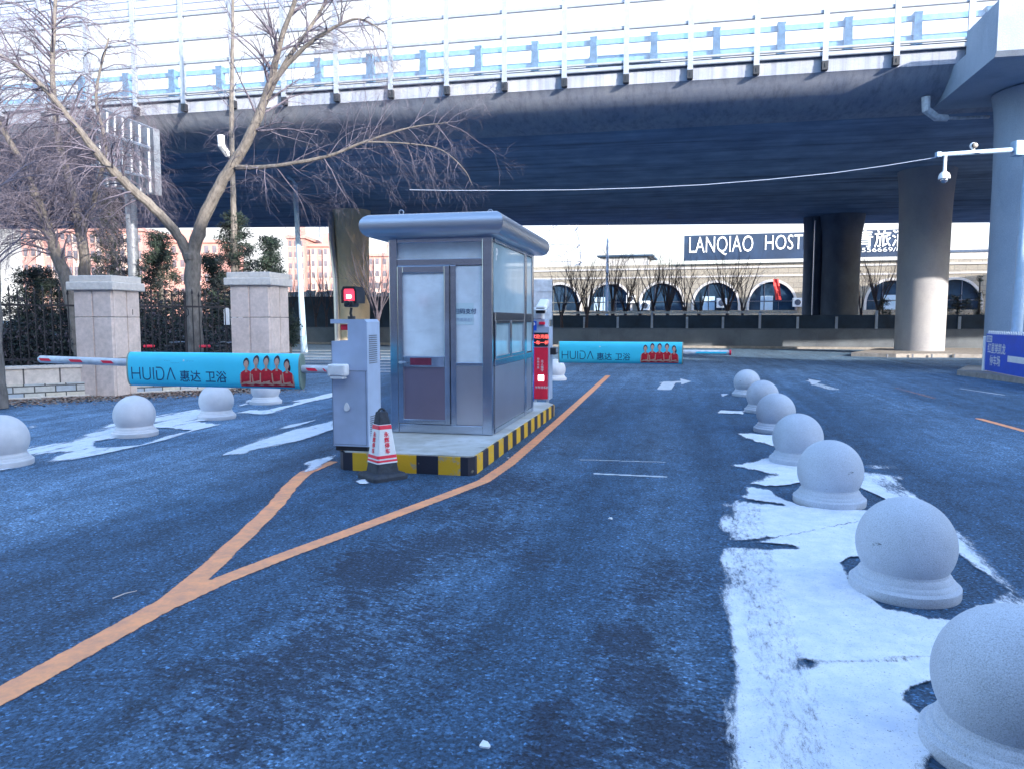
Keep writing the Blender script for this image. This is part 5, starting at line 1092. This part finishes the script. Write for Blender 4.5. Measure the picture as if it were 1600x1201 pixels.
for i in range(-3, 13):
    xc = x0 + i * pit; w_ = MB()
    w_.add([H(xc + ra_ * math.cos(math.pi * j / 16), .25, zr + ra_ * 1.02 * math.sin(math.pi * j / 16)) for j in range(17)] + [H(xc - ra_, .25, zs), H(xc + ra_, .25, zs)], [tuple(range(19))]); wo = w_.build('arched_window', M['dark_glass'], hall, recalc=False)
    fr_ = MB(); n = 24; iv = [H(xc + ra_ * math.cos(math.pi * j / n), -.06, zr + ra_ * 1.02 * math.sin(math.pi * j / n)) for j in range(n + 1)]; ov = [H(xc + (ra_ + .22) * math.cos(math.pi * j / n), -.06, zr + (ra_ + .22) * 1.02 * math.sin(math.pi * j / n)) for j in range(n + 1)]
    iv = [H(xc + ra_, -.06, zs)] + iv + [H(xc - ra_, -.06, zs)]; ov = [H(xc + ra_ + .22, -.06, zs)] + ov + [H(xc - ra_ - .22, -.06, zs)]
    for j in range(n + 2): fr_.prism([iv[j], ov[j], ov[j + 1], iv[j + 1]], hperp * .055)
    fr_.build('arch_trim', M['cream_trim'], wo)
    mu = MB()
    for dx in (-.7, .55): mu.box(H(xc + dx, .18, zs), hdir * .07, hperp * .05, UP * (1.02 * math.sqrt(ra_ ** 2 - dx ** 2) + zr - zs))
    mu.box(H(xc - ra_ * .98, .17, zr + .25), hdir * ra_ * 1.96, hperp * .05, UP * .07); mu.build('mullion', M['steel_dark'], wo)
    if i in (0, 2, 3, 5): c3 = MB(); c3.box(H(xc - 1.6 + i * .2, .21, zs + .02), hdir * 1.1, hperp * .02, UP * 1.3); c3.build('curtain', M['pole_blue'], wo)
# roof structures
t_ = thing('roof_structure', 'flat-roofed pale rooftop block above the arches', 'rooftop block', H(HX(965), 3, 6.85))
p = MB(); a0_, a1_ = HX(932), HX(1005); p.box(H(a0_, 2, 6.85), hdir * (a1_ - a0_), hperp * 5, UP * .95); p.build('wall', M['cream_trim'], t_)
p = MB(); p.box(H(a0_ - .3, 1.6, 7.81), hdir * (a1_ - a0_ + .9), hperp * 6, UP * .16); p.build('roof', M['hoarding'], t_)
t_ = thing('roof_structure', 'long pale rooftop block with louvre at the far right of the arched building', 'rooftop block', H(HX(1500), 3, 6.85))
p = MB(); a0_, a1_ = HX(1440), HX(1640); p.box(H(a0_, 3, 6.85), hdir * (a1_ - a0_), hperp * 5, UP * 1.2); p.build('wall', M['cream_trim'], t_)
p = MB(); p.box(H(a0_, 2.9, 7.6), hdir * (a1_ - a0_), hperp * .08, UP * .22); p.build('louvre', M['steel_dark'], t_)
# roof sign
sgn = thing('roof_sign', 'long navy hotel sign with white letters on the arched building roof', 'sign', H(HX(1230), 0, 7))
sx0, sx1 = HX(1066), HX(1440); Yc = H(sx0, -.4, 0).y; z0_ = P(1066, 408, Yc).z; z1_ = P(1066, 369, Yc).z
p = MB(); p.box(H(sx0, -.5, z0_), hdir * (sx1 - sx0), hperp * .25, UP * (z1_ - z0_)); p.build('panel', M['sign_navy'], sgn)
def letters(mb, txt, px0, px1, pyb, pyt, bold=0, off=-.515):
    tmp = MB(); w_ = add_text(tmp, txt, 1.0, (0, 0, 0), (1, 0, 0), (0, 0, 1), 0, bold, .03); hmin = min(v_[2] for v_ in tmp.v if True); 
    xs_ = [v_[0] for v_ in tmp.v]; hx0, hx1 = HX(px0), HX(px1); yc = H((hx0 + hx1) / 2, off, 0).y; zb_2, zt_2 = P(0, pyb, yc).z, P(0, pyt, yc).z; capH = max(v_[2] for v_ in tmp.v)
    mb.add([H(hx0 + (v_[0] - min(xs_)) / (max(xs_) - min(xs_)) * (hx1 - hx0), off - v_[1] * 0 - .02 - .03 * (v_[1] < 0), zb_2 + v_[2] / capH * (zt_2 - zb_2)) for v_ in tmp.v], tmp.f, 0)
p = MB(); letters(p, 'LANQIAO', 1074, 1172, 394.5, 369.5, -.004); p.build('roman_lettering', M['white'], sgn, recalc=False); p = MB(); letters(p, 'HOSTEL', 1190, 1271, 390, 367, -.004); p.build('roman_lettering', M['white'], sgn, recalc=False)
p = MB(); letters(p, '青旅酒店', 1331, 1437, 383.5, 359.5, .008); letters(p, '86556669/82666', 1322, 1432, 393.5, 387, .0); p.build('chinese_lettering', M['white'], sgn, recalc=False)
# AC units
for px, py, sc_, lb in ((1007, 478, 1, 'white air conditioner unit by the third arched window'), (1126, 474, 1, 'white air conditioner unit at the right side of the fourth arch'), (985, 468, .85, 'double fan air conditioner unit between the second and third arches'), (1243, 473, .9, 'air conditioner unit left of the narrow dark pier')):
    xx = HX(px); z = P(px, py, H(xx, 0, 0).y).z; t_ = thing('air_conditioner', lb, 'air conditioner', H(xx, -.4, z - .4), 'air conditioners on the arched building')
    p = MB(); p.bbox(H(xx, -.35, z), .95 * sc_, .5, .9 * sc_, .03, 2, ax=hdir, ay=hperp); p.build('casing', M['white_dirty'], t_)
    p = MB(); p.lathe(H(xx, -.6, z), [(.3 * sc_, 0), (.3 * sc_, .03), (.1, .035)], 18, ax=hdir, ay=UP, az=-hperp); p.build('fan', M['steel_dark'], t_)
xx = HX(1207); z = P(1207, 456, H(xx, 0, 0).y).z; t_ = thing('flag', 'red flag hanging in the fifth arch of the cream building', 'flag', H(xx, -.6, z - .6)); p = MB(); p.tube([H(xx - .1, -.1, z + .9), H(xx + .0, -.9, z + 1.3)], .03, 5); p.build('flag_pole', M['steel'], t_)
p = MB(); gr_ = [[H(xx - .2 + .5 * j / 4 + .3 * (1 - i / 6), -.8 + .08 * math.sin(j * 2 + i), z - .8 + 1.9 * i / 6) for j in range(5)] for i in range(7)]
p.add([v_ for row in gr_ for v_ in row], [(i * 5 + j, i * 5 + j + 1, i * 5 + j + 6, i * 5 + j + 5) for i in range(6) for j in range(4)], 0, True); p.build('cloth', M['flag'], t_, recalc=False)

# pollarded street trees in front
def street_tree(seed, Hh=5.6):
    T = Tree(seed); h1 = 1.9 + T.r.random() * .4; T.trunk.tube([(0, 0, 0), (.05, 0, h1 * .5), (0, 0, h1), (0, 0, h1 + .2)], [.13, .11, .10, .12], 8)
    for k in range(T.r.randint(3, 5)):
        a = T.r.random() * 6.28; st_ = Vector((math.cos(a) * .35, math.sin(a) * .35, 1)); o = Vector((0, 0, h1)); q = o + st_ * .5; T.trunk.tube([o, q], [.09, .06], 6)
        for _ in range(3): T.grow(q, (st_ + Vector([T.r.uniform(-.25, .25) for _ in range(3)])), T.r.uniform(1.6, Hh - h1), .035, 2, -.15, .10, (2, 4), spread=.45)
    return T
protos = []
for sd_ in (41, 42, 43): protos.append(street_tree(sd_).done('street_tree', 'x', (0, 0, 0), 'bare pollarded street trees before the arched building', 'twig_dark', 'twig_dark'))
cols_ = [(877, 46.5), (903, 50), (917, 46), (934, 50.5), (957, 48), (977, 51), (1000, 48), (1020, 52), (1043, 48), (1070, 47), (1092, 51), (1136, 48), (1160, 52), (1345, 50), (1372, 51)]
names_ = ['first', 'second', 'third', 'fourth', 'fifth', 'sixth', 'seventh', 'eighth', 'ninth', 'tenth', 'eleventh', 'twelfth', 'thirteenth']
for i, (px, Y) in enumerate(cols_):
    o = protos[i] if i < 3 else copy_tree(protos[i % 3]); q = P(px, 500, Y); o.location = (q.x, Y, 0); o.rotation_euler = (0, 0, i * 1.7); s_ = .85 + .3 * ((i * 37) % 10) / 10; o.scale = (s_, s_, s_)
    o['label'] = (f'bare pollarded street tree, {names_[i]} counting from the red barrier cabinet' if i < 13 else ('bare bushy street tree just right of the wide dark pier' if i == 13 else 'bare bushy street tree just left of the sunlit pier'))
conifer(1495, 535, 460, 46, 100, 51, 'dark evergreen bush between the sunlit pier and the large right pier', n=6000); conifer(1378, 535, 468, 48, 60, 52, 'dark evergreen bush left of the sunlit pier', n=4000)
conifer(1528, 535, 430, 47, 22, 53, 'slim dark evergreen at the left edge of the large right pier', n=2400)

# poles, pylons
t_ = thing('street_lamp', 'tall thin grey lamp pole in front of the second arch', 'street lamp', P(948, 500, 60)); q = P(948, 500, 60); p = MB(); p.tube([(q.x, 60, 0), (q.x, 60, 4), (q.x, 60, 12)], [.12, .1, .06], 8); p.build('pole', M['grey_paint'], t_); p = MB(); p.tube([(q.x, 60, 12), (q.x + .6, 60, 12.3), (q.x + 1.6, 60, 12.4)], .04, 6); p.bbox((q.x + 1.9, 60, 12.38), .8, .25, .1, .02, 2); p.build('lamp_head', M['grey_paint'], t_)
t_ = thing('street_lamp', 'thick pale blue lamp pole in front of the pink apartments', 'street lamp', P(471, 500, 36)); q = P(471, 500, 36); p = MB(); p.tube([(q.x + .1, 36, 0), (q.x, 36, 3), (q.x - .15, 36, 8.0)], [.16, .13, .11], 10); p.build('pole', M['pole_blue'], t_); p = MB(); p.tube([(q.x - .15, 36, 8), (q.x - .15, 35.6, 8.1), (q.x - .15, 34.8, 8.12)], .06, 6); p.build('lamp_head', M['pole_blue'], t_)
def pylon(px, pyb, pyt, Y, wpx, label):
    q = P(px, pyb, Y); z1 = P(px, pyt, Y).z; w_ = wpx / F * Y; t_ = thing('pylon', label, 'pylon', (q.x, Y, 0), 'lattice pylons far behind'); p = MB(); nlev = 10
    def cr(h, i): ww = w_ / 2 * (1 - .8 * h); sx, sy = ((1, 1), (-1, 1), (-1, -1), (1, -1))[i % 4]; return Vector((q.x + sx * ww, Y + sy * ww, z1 * h))
    for i in range(4): p.tube([cr(0, i), cr(1, i)], .10, 4)
    for l in range(nlev):
        h0, h1 = l / nlev, (l + 1) / nlev
        for i in range(4): p.tube([cr(h0, i), cr(h1, i + 1)], .05, 3); p.tube([cr(h0, i + 1), cr(h1, i)], .05, 3); p.tube([cr(h1, i), cr(h1, i + 1)], .05, 3)
    p.build('lattice', M['steel_panel'], t_)
    for h in (.72, .84, .96): p = MB(); p.tube([(q.x - w_ * .8, Y, z1 * h), (q.x, Y, z1 * (h + .015)), (q.x + w_ * .8, Y, z1 * h)], .12, 4); p.build('crossarm', M['steel_panel'], t_)
pylon(880, 500, 250, 110, 80, 'tall lattice pylon rising behind the booth roof'); pylon(506, 500, 350, 170, 40, 'small lattice pylon against the pink apartment block')

# apartments
def block(px0, px1, pyt, Y, label, floors, cols, pale_cols=()):
    a, b2 = P(px0, 500, Y), P(px1, 500, Y); W_ = b2.x - a.x; Ht = P(px0, pyt, Y).z; t_ = thing('apartment_block', label, 'apartment block', (a.x + W_ / 2, Y, 0), 'pink apartment blocks beyond the road')
    p = MB(); p.box((a.x, Y, 0), (W_, 0, 0), (0, 14, 0), (0, 0, Ht)); p.build('wall', M['brick_pink'], t_)
    p = MB(); p.box((a.x - .4, Y - .4, Ht + .003), (W_ + .8, 0, 0), (0, 15, 0), (0, 0, .6)); p.box((a.x + W_ * .4, Y + 3, Ht + .6), (W_ * .15, 0, 0), (0, 4, 0), (0, 0, 2.4)); p.build('roof', M['brick_pink'], t_)
    cw_ = W_ / cols
    for c in pale_cols: p = MB(); p.box((a.x + cw_ * c + .1, Y - .5, 0), (cw_ - .2, 0, 0), (0, .497, 0), (0, 0, Ht - .5)); p.build('bay', M['brick_pale'], t_)
    fh = Ht / floors; wm = None
    for f_ in range(int(floors * .12), floors):
        for c in range(cols):
            if wm is None:
                p = MB(); p.box((0, 0, 0), (cw_ * .5, 0, 0), (0, .06, 0), (0, 0, fh * .5)); p.box((-.08, -.03, -.12), (cw_ * .5 + .16, 0, 0), (0, .1, 0), (0, 0, .12), 1); wo = p.build('window', [M['win'], M['brick_pale']], t_, origin=(0, 0, 0)); wm = wo
            else: wo = wm.copy(); COL.objects.link(wo); wo.parent = t_
            yy = Y - (.56 if c in pale_cols else .058); wo.location = (a.x + cw_ * (c + .25) - (a.x + W_ / 2), yy - Y, fh * f_ + fh * .3)
block(40, 110, 330, 150, 'pink apartment block behind the leftmost bare trunks', 7, 6, (2, 4)); block(108, 228, 362, 140, 'pink apartment block between the bare trunks above the first stone pier', 6, 10, (1, 4, 7))
block(232, 345, 380, 150, 'pink apartment block behind the dark conifers', 6, 9, (2, 5)); block(452, 478, 373, 150, 'narrow tall pink apartment block beside the pale blue lamp pole', 8, 3, ()); block(478, 536, 386, 152, 'pink apartment block right of the pale blue lamp pole', 7, 6, (1, 3)); block(575, 640, 401, 150, 'pink apartment block between the tan pier and the booth', 6, 6, (1, 4))
for i, (px, Y, lb) in enumerate(((493, 52, 'thin bare sapling left of the tan pier, first of three'), (510, 54, 'bushy bare sapling before the pink block, in front of the hoarding'), (590, 30, 'dark slender bare sapling between the tan pier and the booth'), (455, 53, 'bare sapling just right of the second stone pier'), (523, 51, 'bare sapling touching the tan pier downpipe'))):
    o = copy_tree(protos[i % 3]); q = P(px, 500, Y); o.location = (q.x, Y, 0); o['label'] = lb; o['group'] = 'bare saplings left of the booth'; o.scale = (.8, .8, .8 + .1 * (i % 2)); o.name = 'sapling'

# kerbed islands far right
p = MB(); q = [G(1330, 557), G(1372, 549), G(1700, 551), G(1700, 562), G(1480, 559), G(1400, 559)]; p.prism([v_ for v_ in q], UP * .16); tag(p.build('median_kerb', M['kerb']), kind='structure')
p = MB()
for px in (1385, 1425, 1455, 1490, 1522): a = G(px, 559.2); p.box(a + Vector((-.02, -.06, 0)), (.05, 0, 0), (0, .05, 0), (0, 0, .15))
q = [G(1495, 586), G(1512, 577), G(1720, 590), G(1720, 640), G(1600, 600)]; p2 = MB(); p2.prism(q, UP * .14); tag(p2.build('corner_kerb', M['kerb']), kind='structure')
tag(p.build('kerb_joint', M['grey_dark']), kind='structure')

# blue panel fence at right
sf = thing('panel_fence', 'bright blue boarded fence with white Chinese lettering and white end post', 'fence', G(1535, 590))
a = G(1537, 587); ya = a.y; fd = Vector((-math.sin(R(15.5)), -math.cos(R(15.5)), 0)); fn = Vector((fd.y, -fd.x, 0))
zt1_, zb1_ = P(1545, 521, ya).z, P(1545, 578, ya).z
p = MB(); p.box(a + fd * .05 + UP * zb1_, fd * 5.2, -fn * .05, UP * (zt1_ - zb1_)); pn = p.build('panel', M['sign_blue'], sf)
p = MB(); sz = .30; add_text(p, '红星美凯龙', sz, a + fd * .22 + UP * (zb1_ + (zt1_ - zb1_) * .50) + fn * .004, fd, UP, 0, .003, squash=.9); add_text(p, '停车场', sz, a + fd * .42 + UP * (zb1_ + (zt1_ - zb1_) * .18) + fn * .004, fd, UP, 0, .003, squash=.9)
o_ = a + fd * .12 + fn * .006 + UP * (zt1_ - .24)
for r0_, r1_ in (((0, 0), (.42, .03)), ((0, .15), (.42, .18)), ((0, 0), (.03, .18)), ((.39, 0), (.42, .18))): p.box(o_ + fd * r0_[0] + UP * r0_[1], fd * (r1_[0] - r0_[0]), fn * .004, UP * (r1_[1] - r0_[1]))
add_text(p, '地下停车', .11, o_ + fd * .04 + UP * .045, fd, UP, 0, .001, squash=.8)
p.box(a + fd * 1.75 + fn * .004 + UP * (zb1_ + .32), fd * 1.5, fn * .004, UP * .16); p.build('lettering', M['white'], pn)
p = MB(); p.bbox(a + UP * (zt1_ - .08) / 2 - fn * .0, .09, .09, zt1_ - .08, .01, 2); p.build('post', M['white'], sf); p = MB(); p.bbox(a + UP * .04, .36, .36, .07, .02, 2); p.build('foot', M['rubber'], sf)
p = MB()
for k in range(26): c_ = a + fd * (.25 + k * .16) + UP * (zt1_ - .02); p.tube([c_ + fd * (.06 * math.cos(t2)) + UP * (.09 * math.sin(t2)) for t2 in [math.pi * j / 8 for j in range(9)]], .012, 5)
p.build('hoop_trim', M['white'], sf)

# CCTV mast
cmY = 21.0; MS = 1.42; q = P(1591, 500, cmY); mast = thing('camera_mast', 'pale blue mast with long horizontal arm carrying cameras at the right edge', 'mast', (q.x, cmY, 0))
zt_m = P(1594, 226, cmY).z; p = MB(); p.tube([(q.x - .06, cmY, 0), (q.x, cmY, 3), (q.x + .04, cmY, zt_m)], [.155, .14, .12], 14); p.build('pole', M['pole_blue'], mast)
a = P(1466, 242, cmY - .3); b2 = P(1590, 234, cmY); p = MB(); p.tube([a, b2], [.055, .07], 10); p.bbox(b2 + Vector((0, -.02, .02)), .28, .28, .4, .02, 2); p.bbox(a, .13, .13, .13, .01, 2); p.build('arm', M['pole_blue'], mast)
dm = thing('dome_camera', 'white dome camera hanging from the mast arm', 'camera', P(1477, 260, cmY - .3)); c_ = P(1477, 244, cmY - .28); p = MB(); p.tube([c_, c_ - UP * .44], .045, 8); p.build('stem', M['white'], dm)
p = MB(); p.lathe(c_ - UP * .63, [(.09, 0), (.15, .015), (.145, .09), (.12, .16), (.06, .21)], 20); p.build('housing', M['white'], dm); p = MB(); p.sphere(c_ - UP * .64, .095, 16); p.build('dome', M['steel_dark'], dm)
bc = thing('bullet_camera', 'small black faced camera sitting on top of the mast arm', 'camera', P(1520, 232, cmY - .2)); c_ = P(1520, 240, cmY - .2); p = MB(); p.tube([c_, c_ + UP * .12], .045, 8); p.bbox(c_ + UP * .03, .42, .12, .045, .005, 2); p.build('mount', M['white'], bc)
p = MB(); p.sphere(c_ + UP * .20, .092, 16); p.build('body', M['white'], bc); p = MB(); p.lathe(c_ + UP * .19 - Vector((0, .06, 0)), [(.078, 0), (.07, .05), (.04, .055)], 14, ax=(1, 0, 0), ay=(0, 0, 1), az=(0, -1, 0)); p.build('lens', M['black'], bc)
p = MB(); w0 = P(1466, 246, cmY - .3); pts = []
for (px, py) in ((1466, 246), (1380, 260), (1300, 271), (1200, 281), (1100, 289), (1000, 294), (900, 297), (800, 298), (700, 298), (640, 297)): f_ = (1466 - px) / 826; pts.append(P(px, py, cmY - .3 + 5 * f_))
p.tube(pts, .012, 5); tag(p.build('cable', M['wire'], origin=w0), 'thin pale overhead cable running left from the mast arm', 'cable')

# ------------------------------------------------------------------ litter on the road
def scrap(px, py, sz, label, m_, long=1.0):
    q = G(px, py, .012); p = MB(); r_ = random.Random(px); n = 7; ring = []
    for k in range(n): a = 2 * math.pi * k / n; rr_ = sz * r_.uniform(.6, 1.1); ring.append(q + Vector((math.cos(a) * rr_ * long, math.sin(a) * rr_ * .8, r_.uniform(0, .012))))
    p.add(ring + [v_ + UP * .006 for v_ in ring], [tuple(range(n))[::-1], tuple(range(n, 2 * n))] + [(k, (k + 1) % n, n + (k + 1) % n, n + k) for k in range(n)]); tag(p.build('litter', m_, origin=q), label, 'litter', 'scraps lying on the asphalt')
scrap(757, 1167, .028, 'white crumpled paper scrap at the bottom middle of the road', M['white']); scrap(954, 811, .022, 'tiny white scrap in the middle of the lane', M['white']); scrap(794, 716, .018, 'tiny pale scrap beside the orange line near the striped kerb', M['white_dirty'])
q0, q1 = G(176, 934, .012), G(214, 922, .014); p = MB(); p.tube([q0, q0.lerp(q1, .5) + UP * .006, q1], [.004, .003, .002], 5); tag(p.build('twig_piece', M['stone'], origin=q0), 'thin pale broken twig lying left of the orange line fork', 'twig')
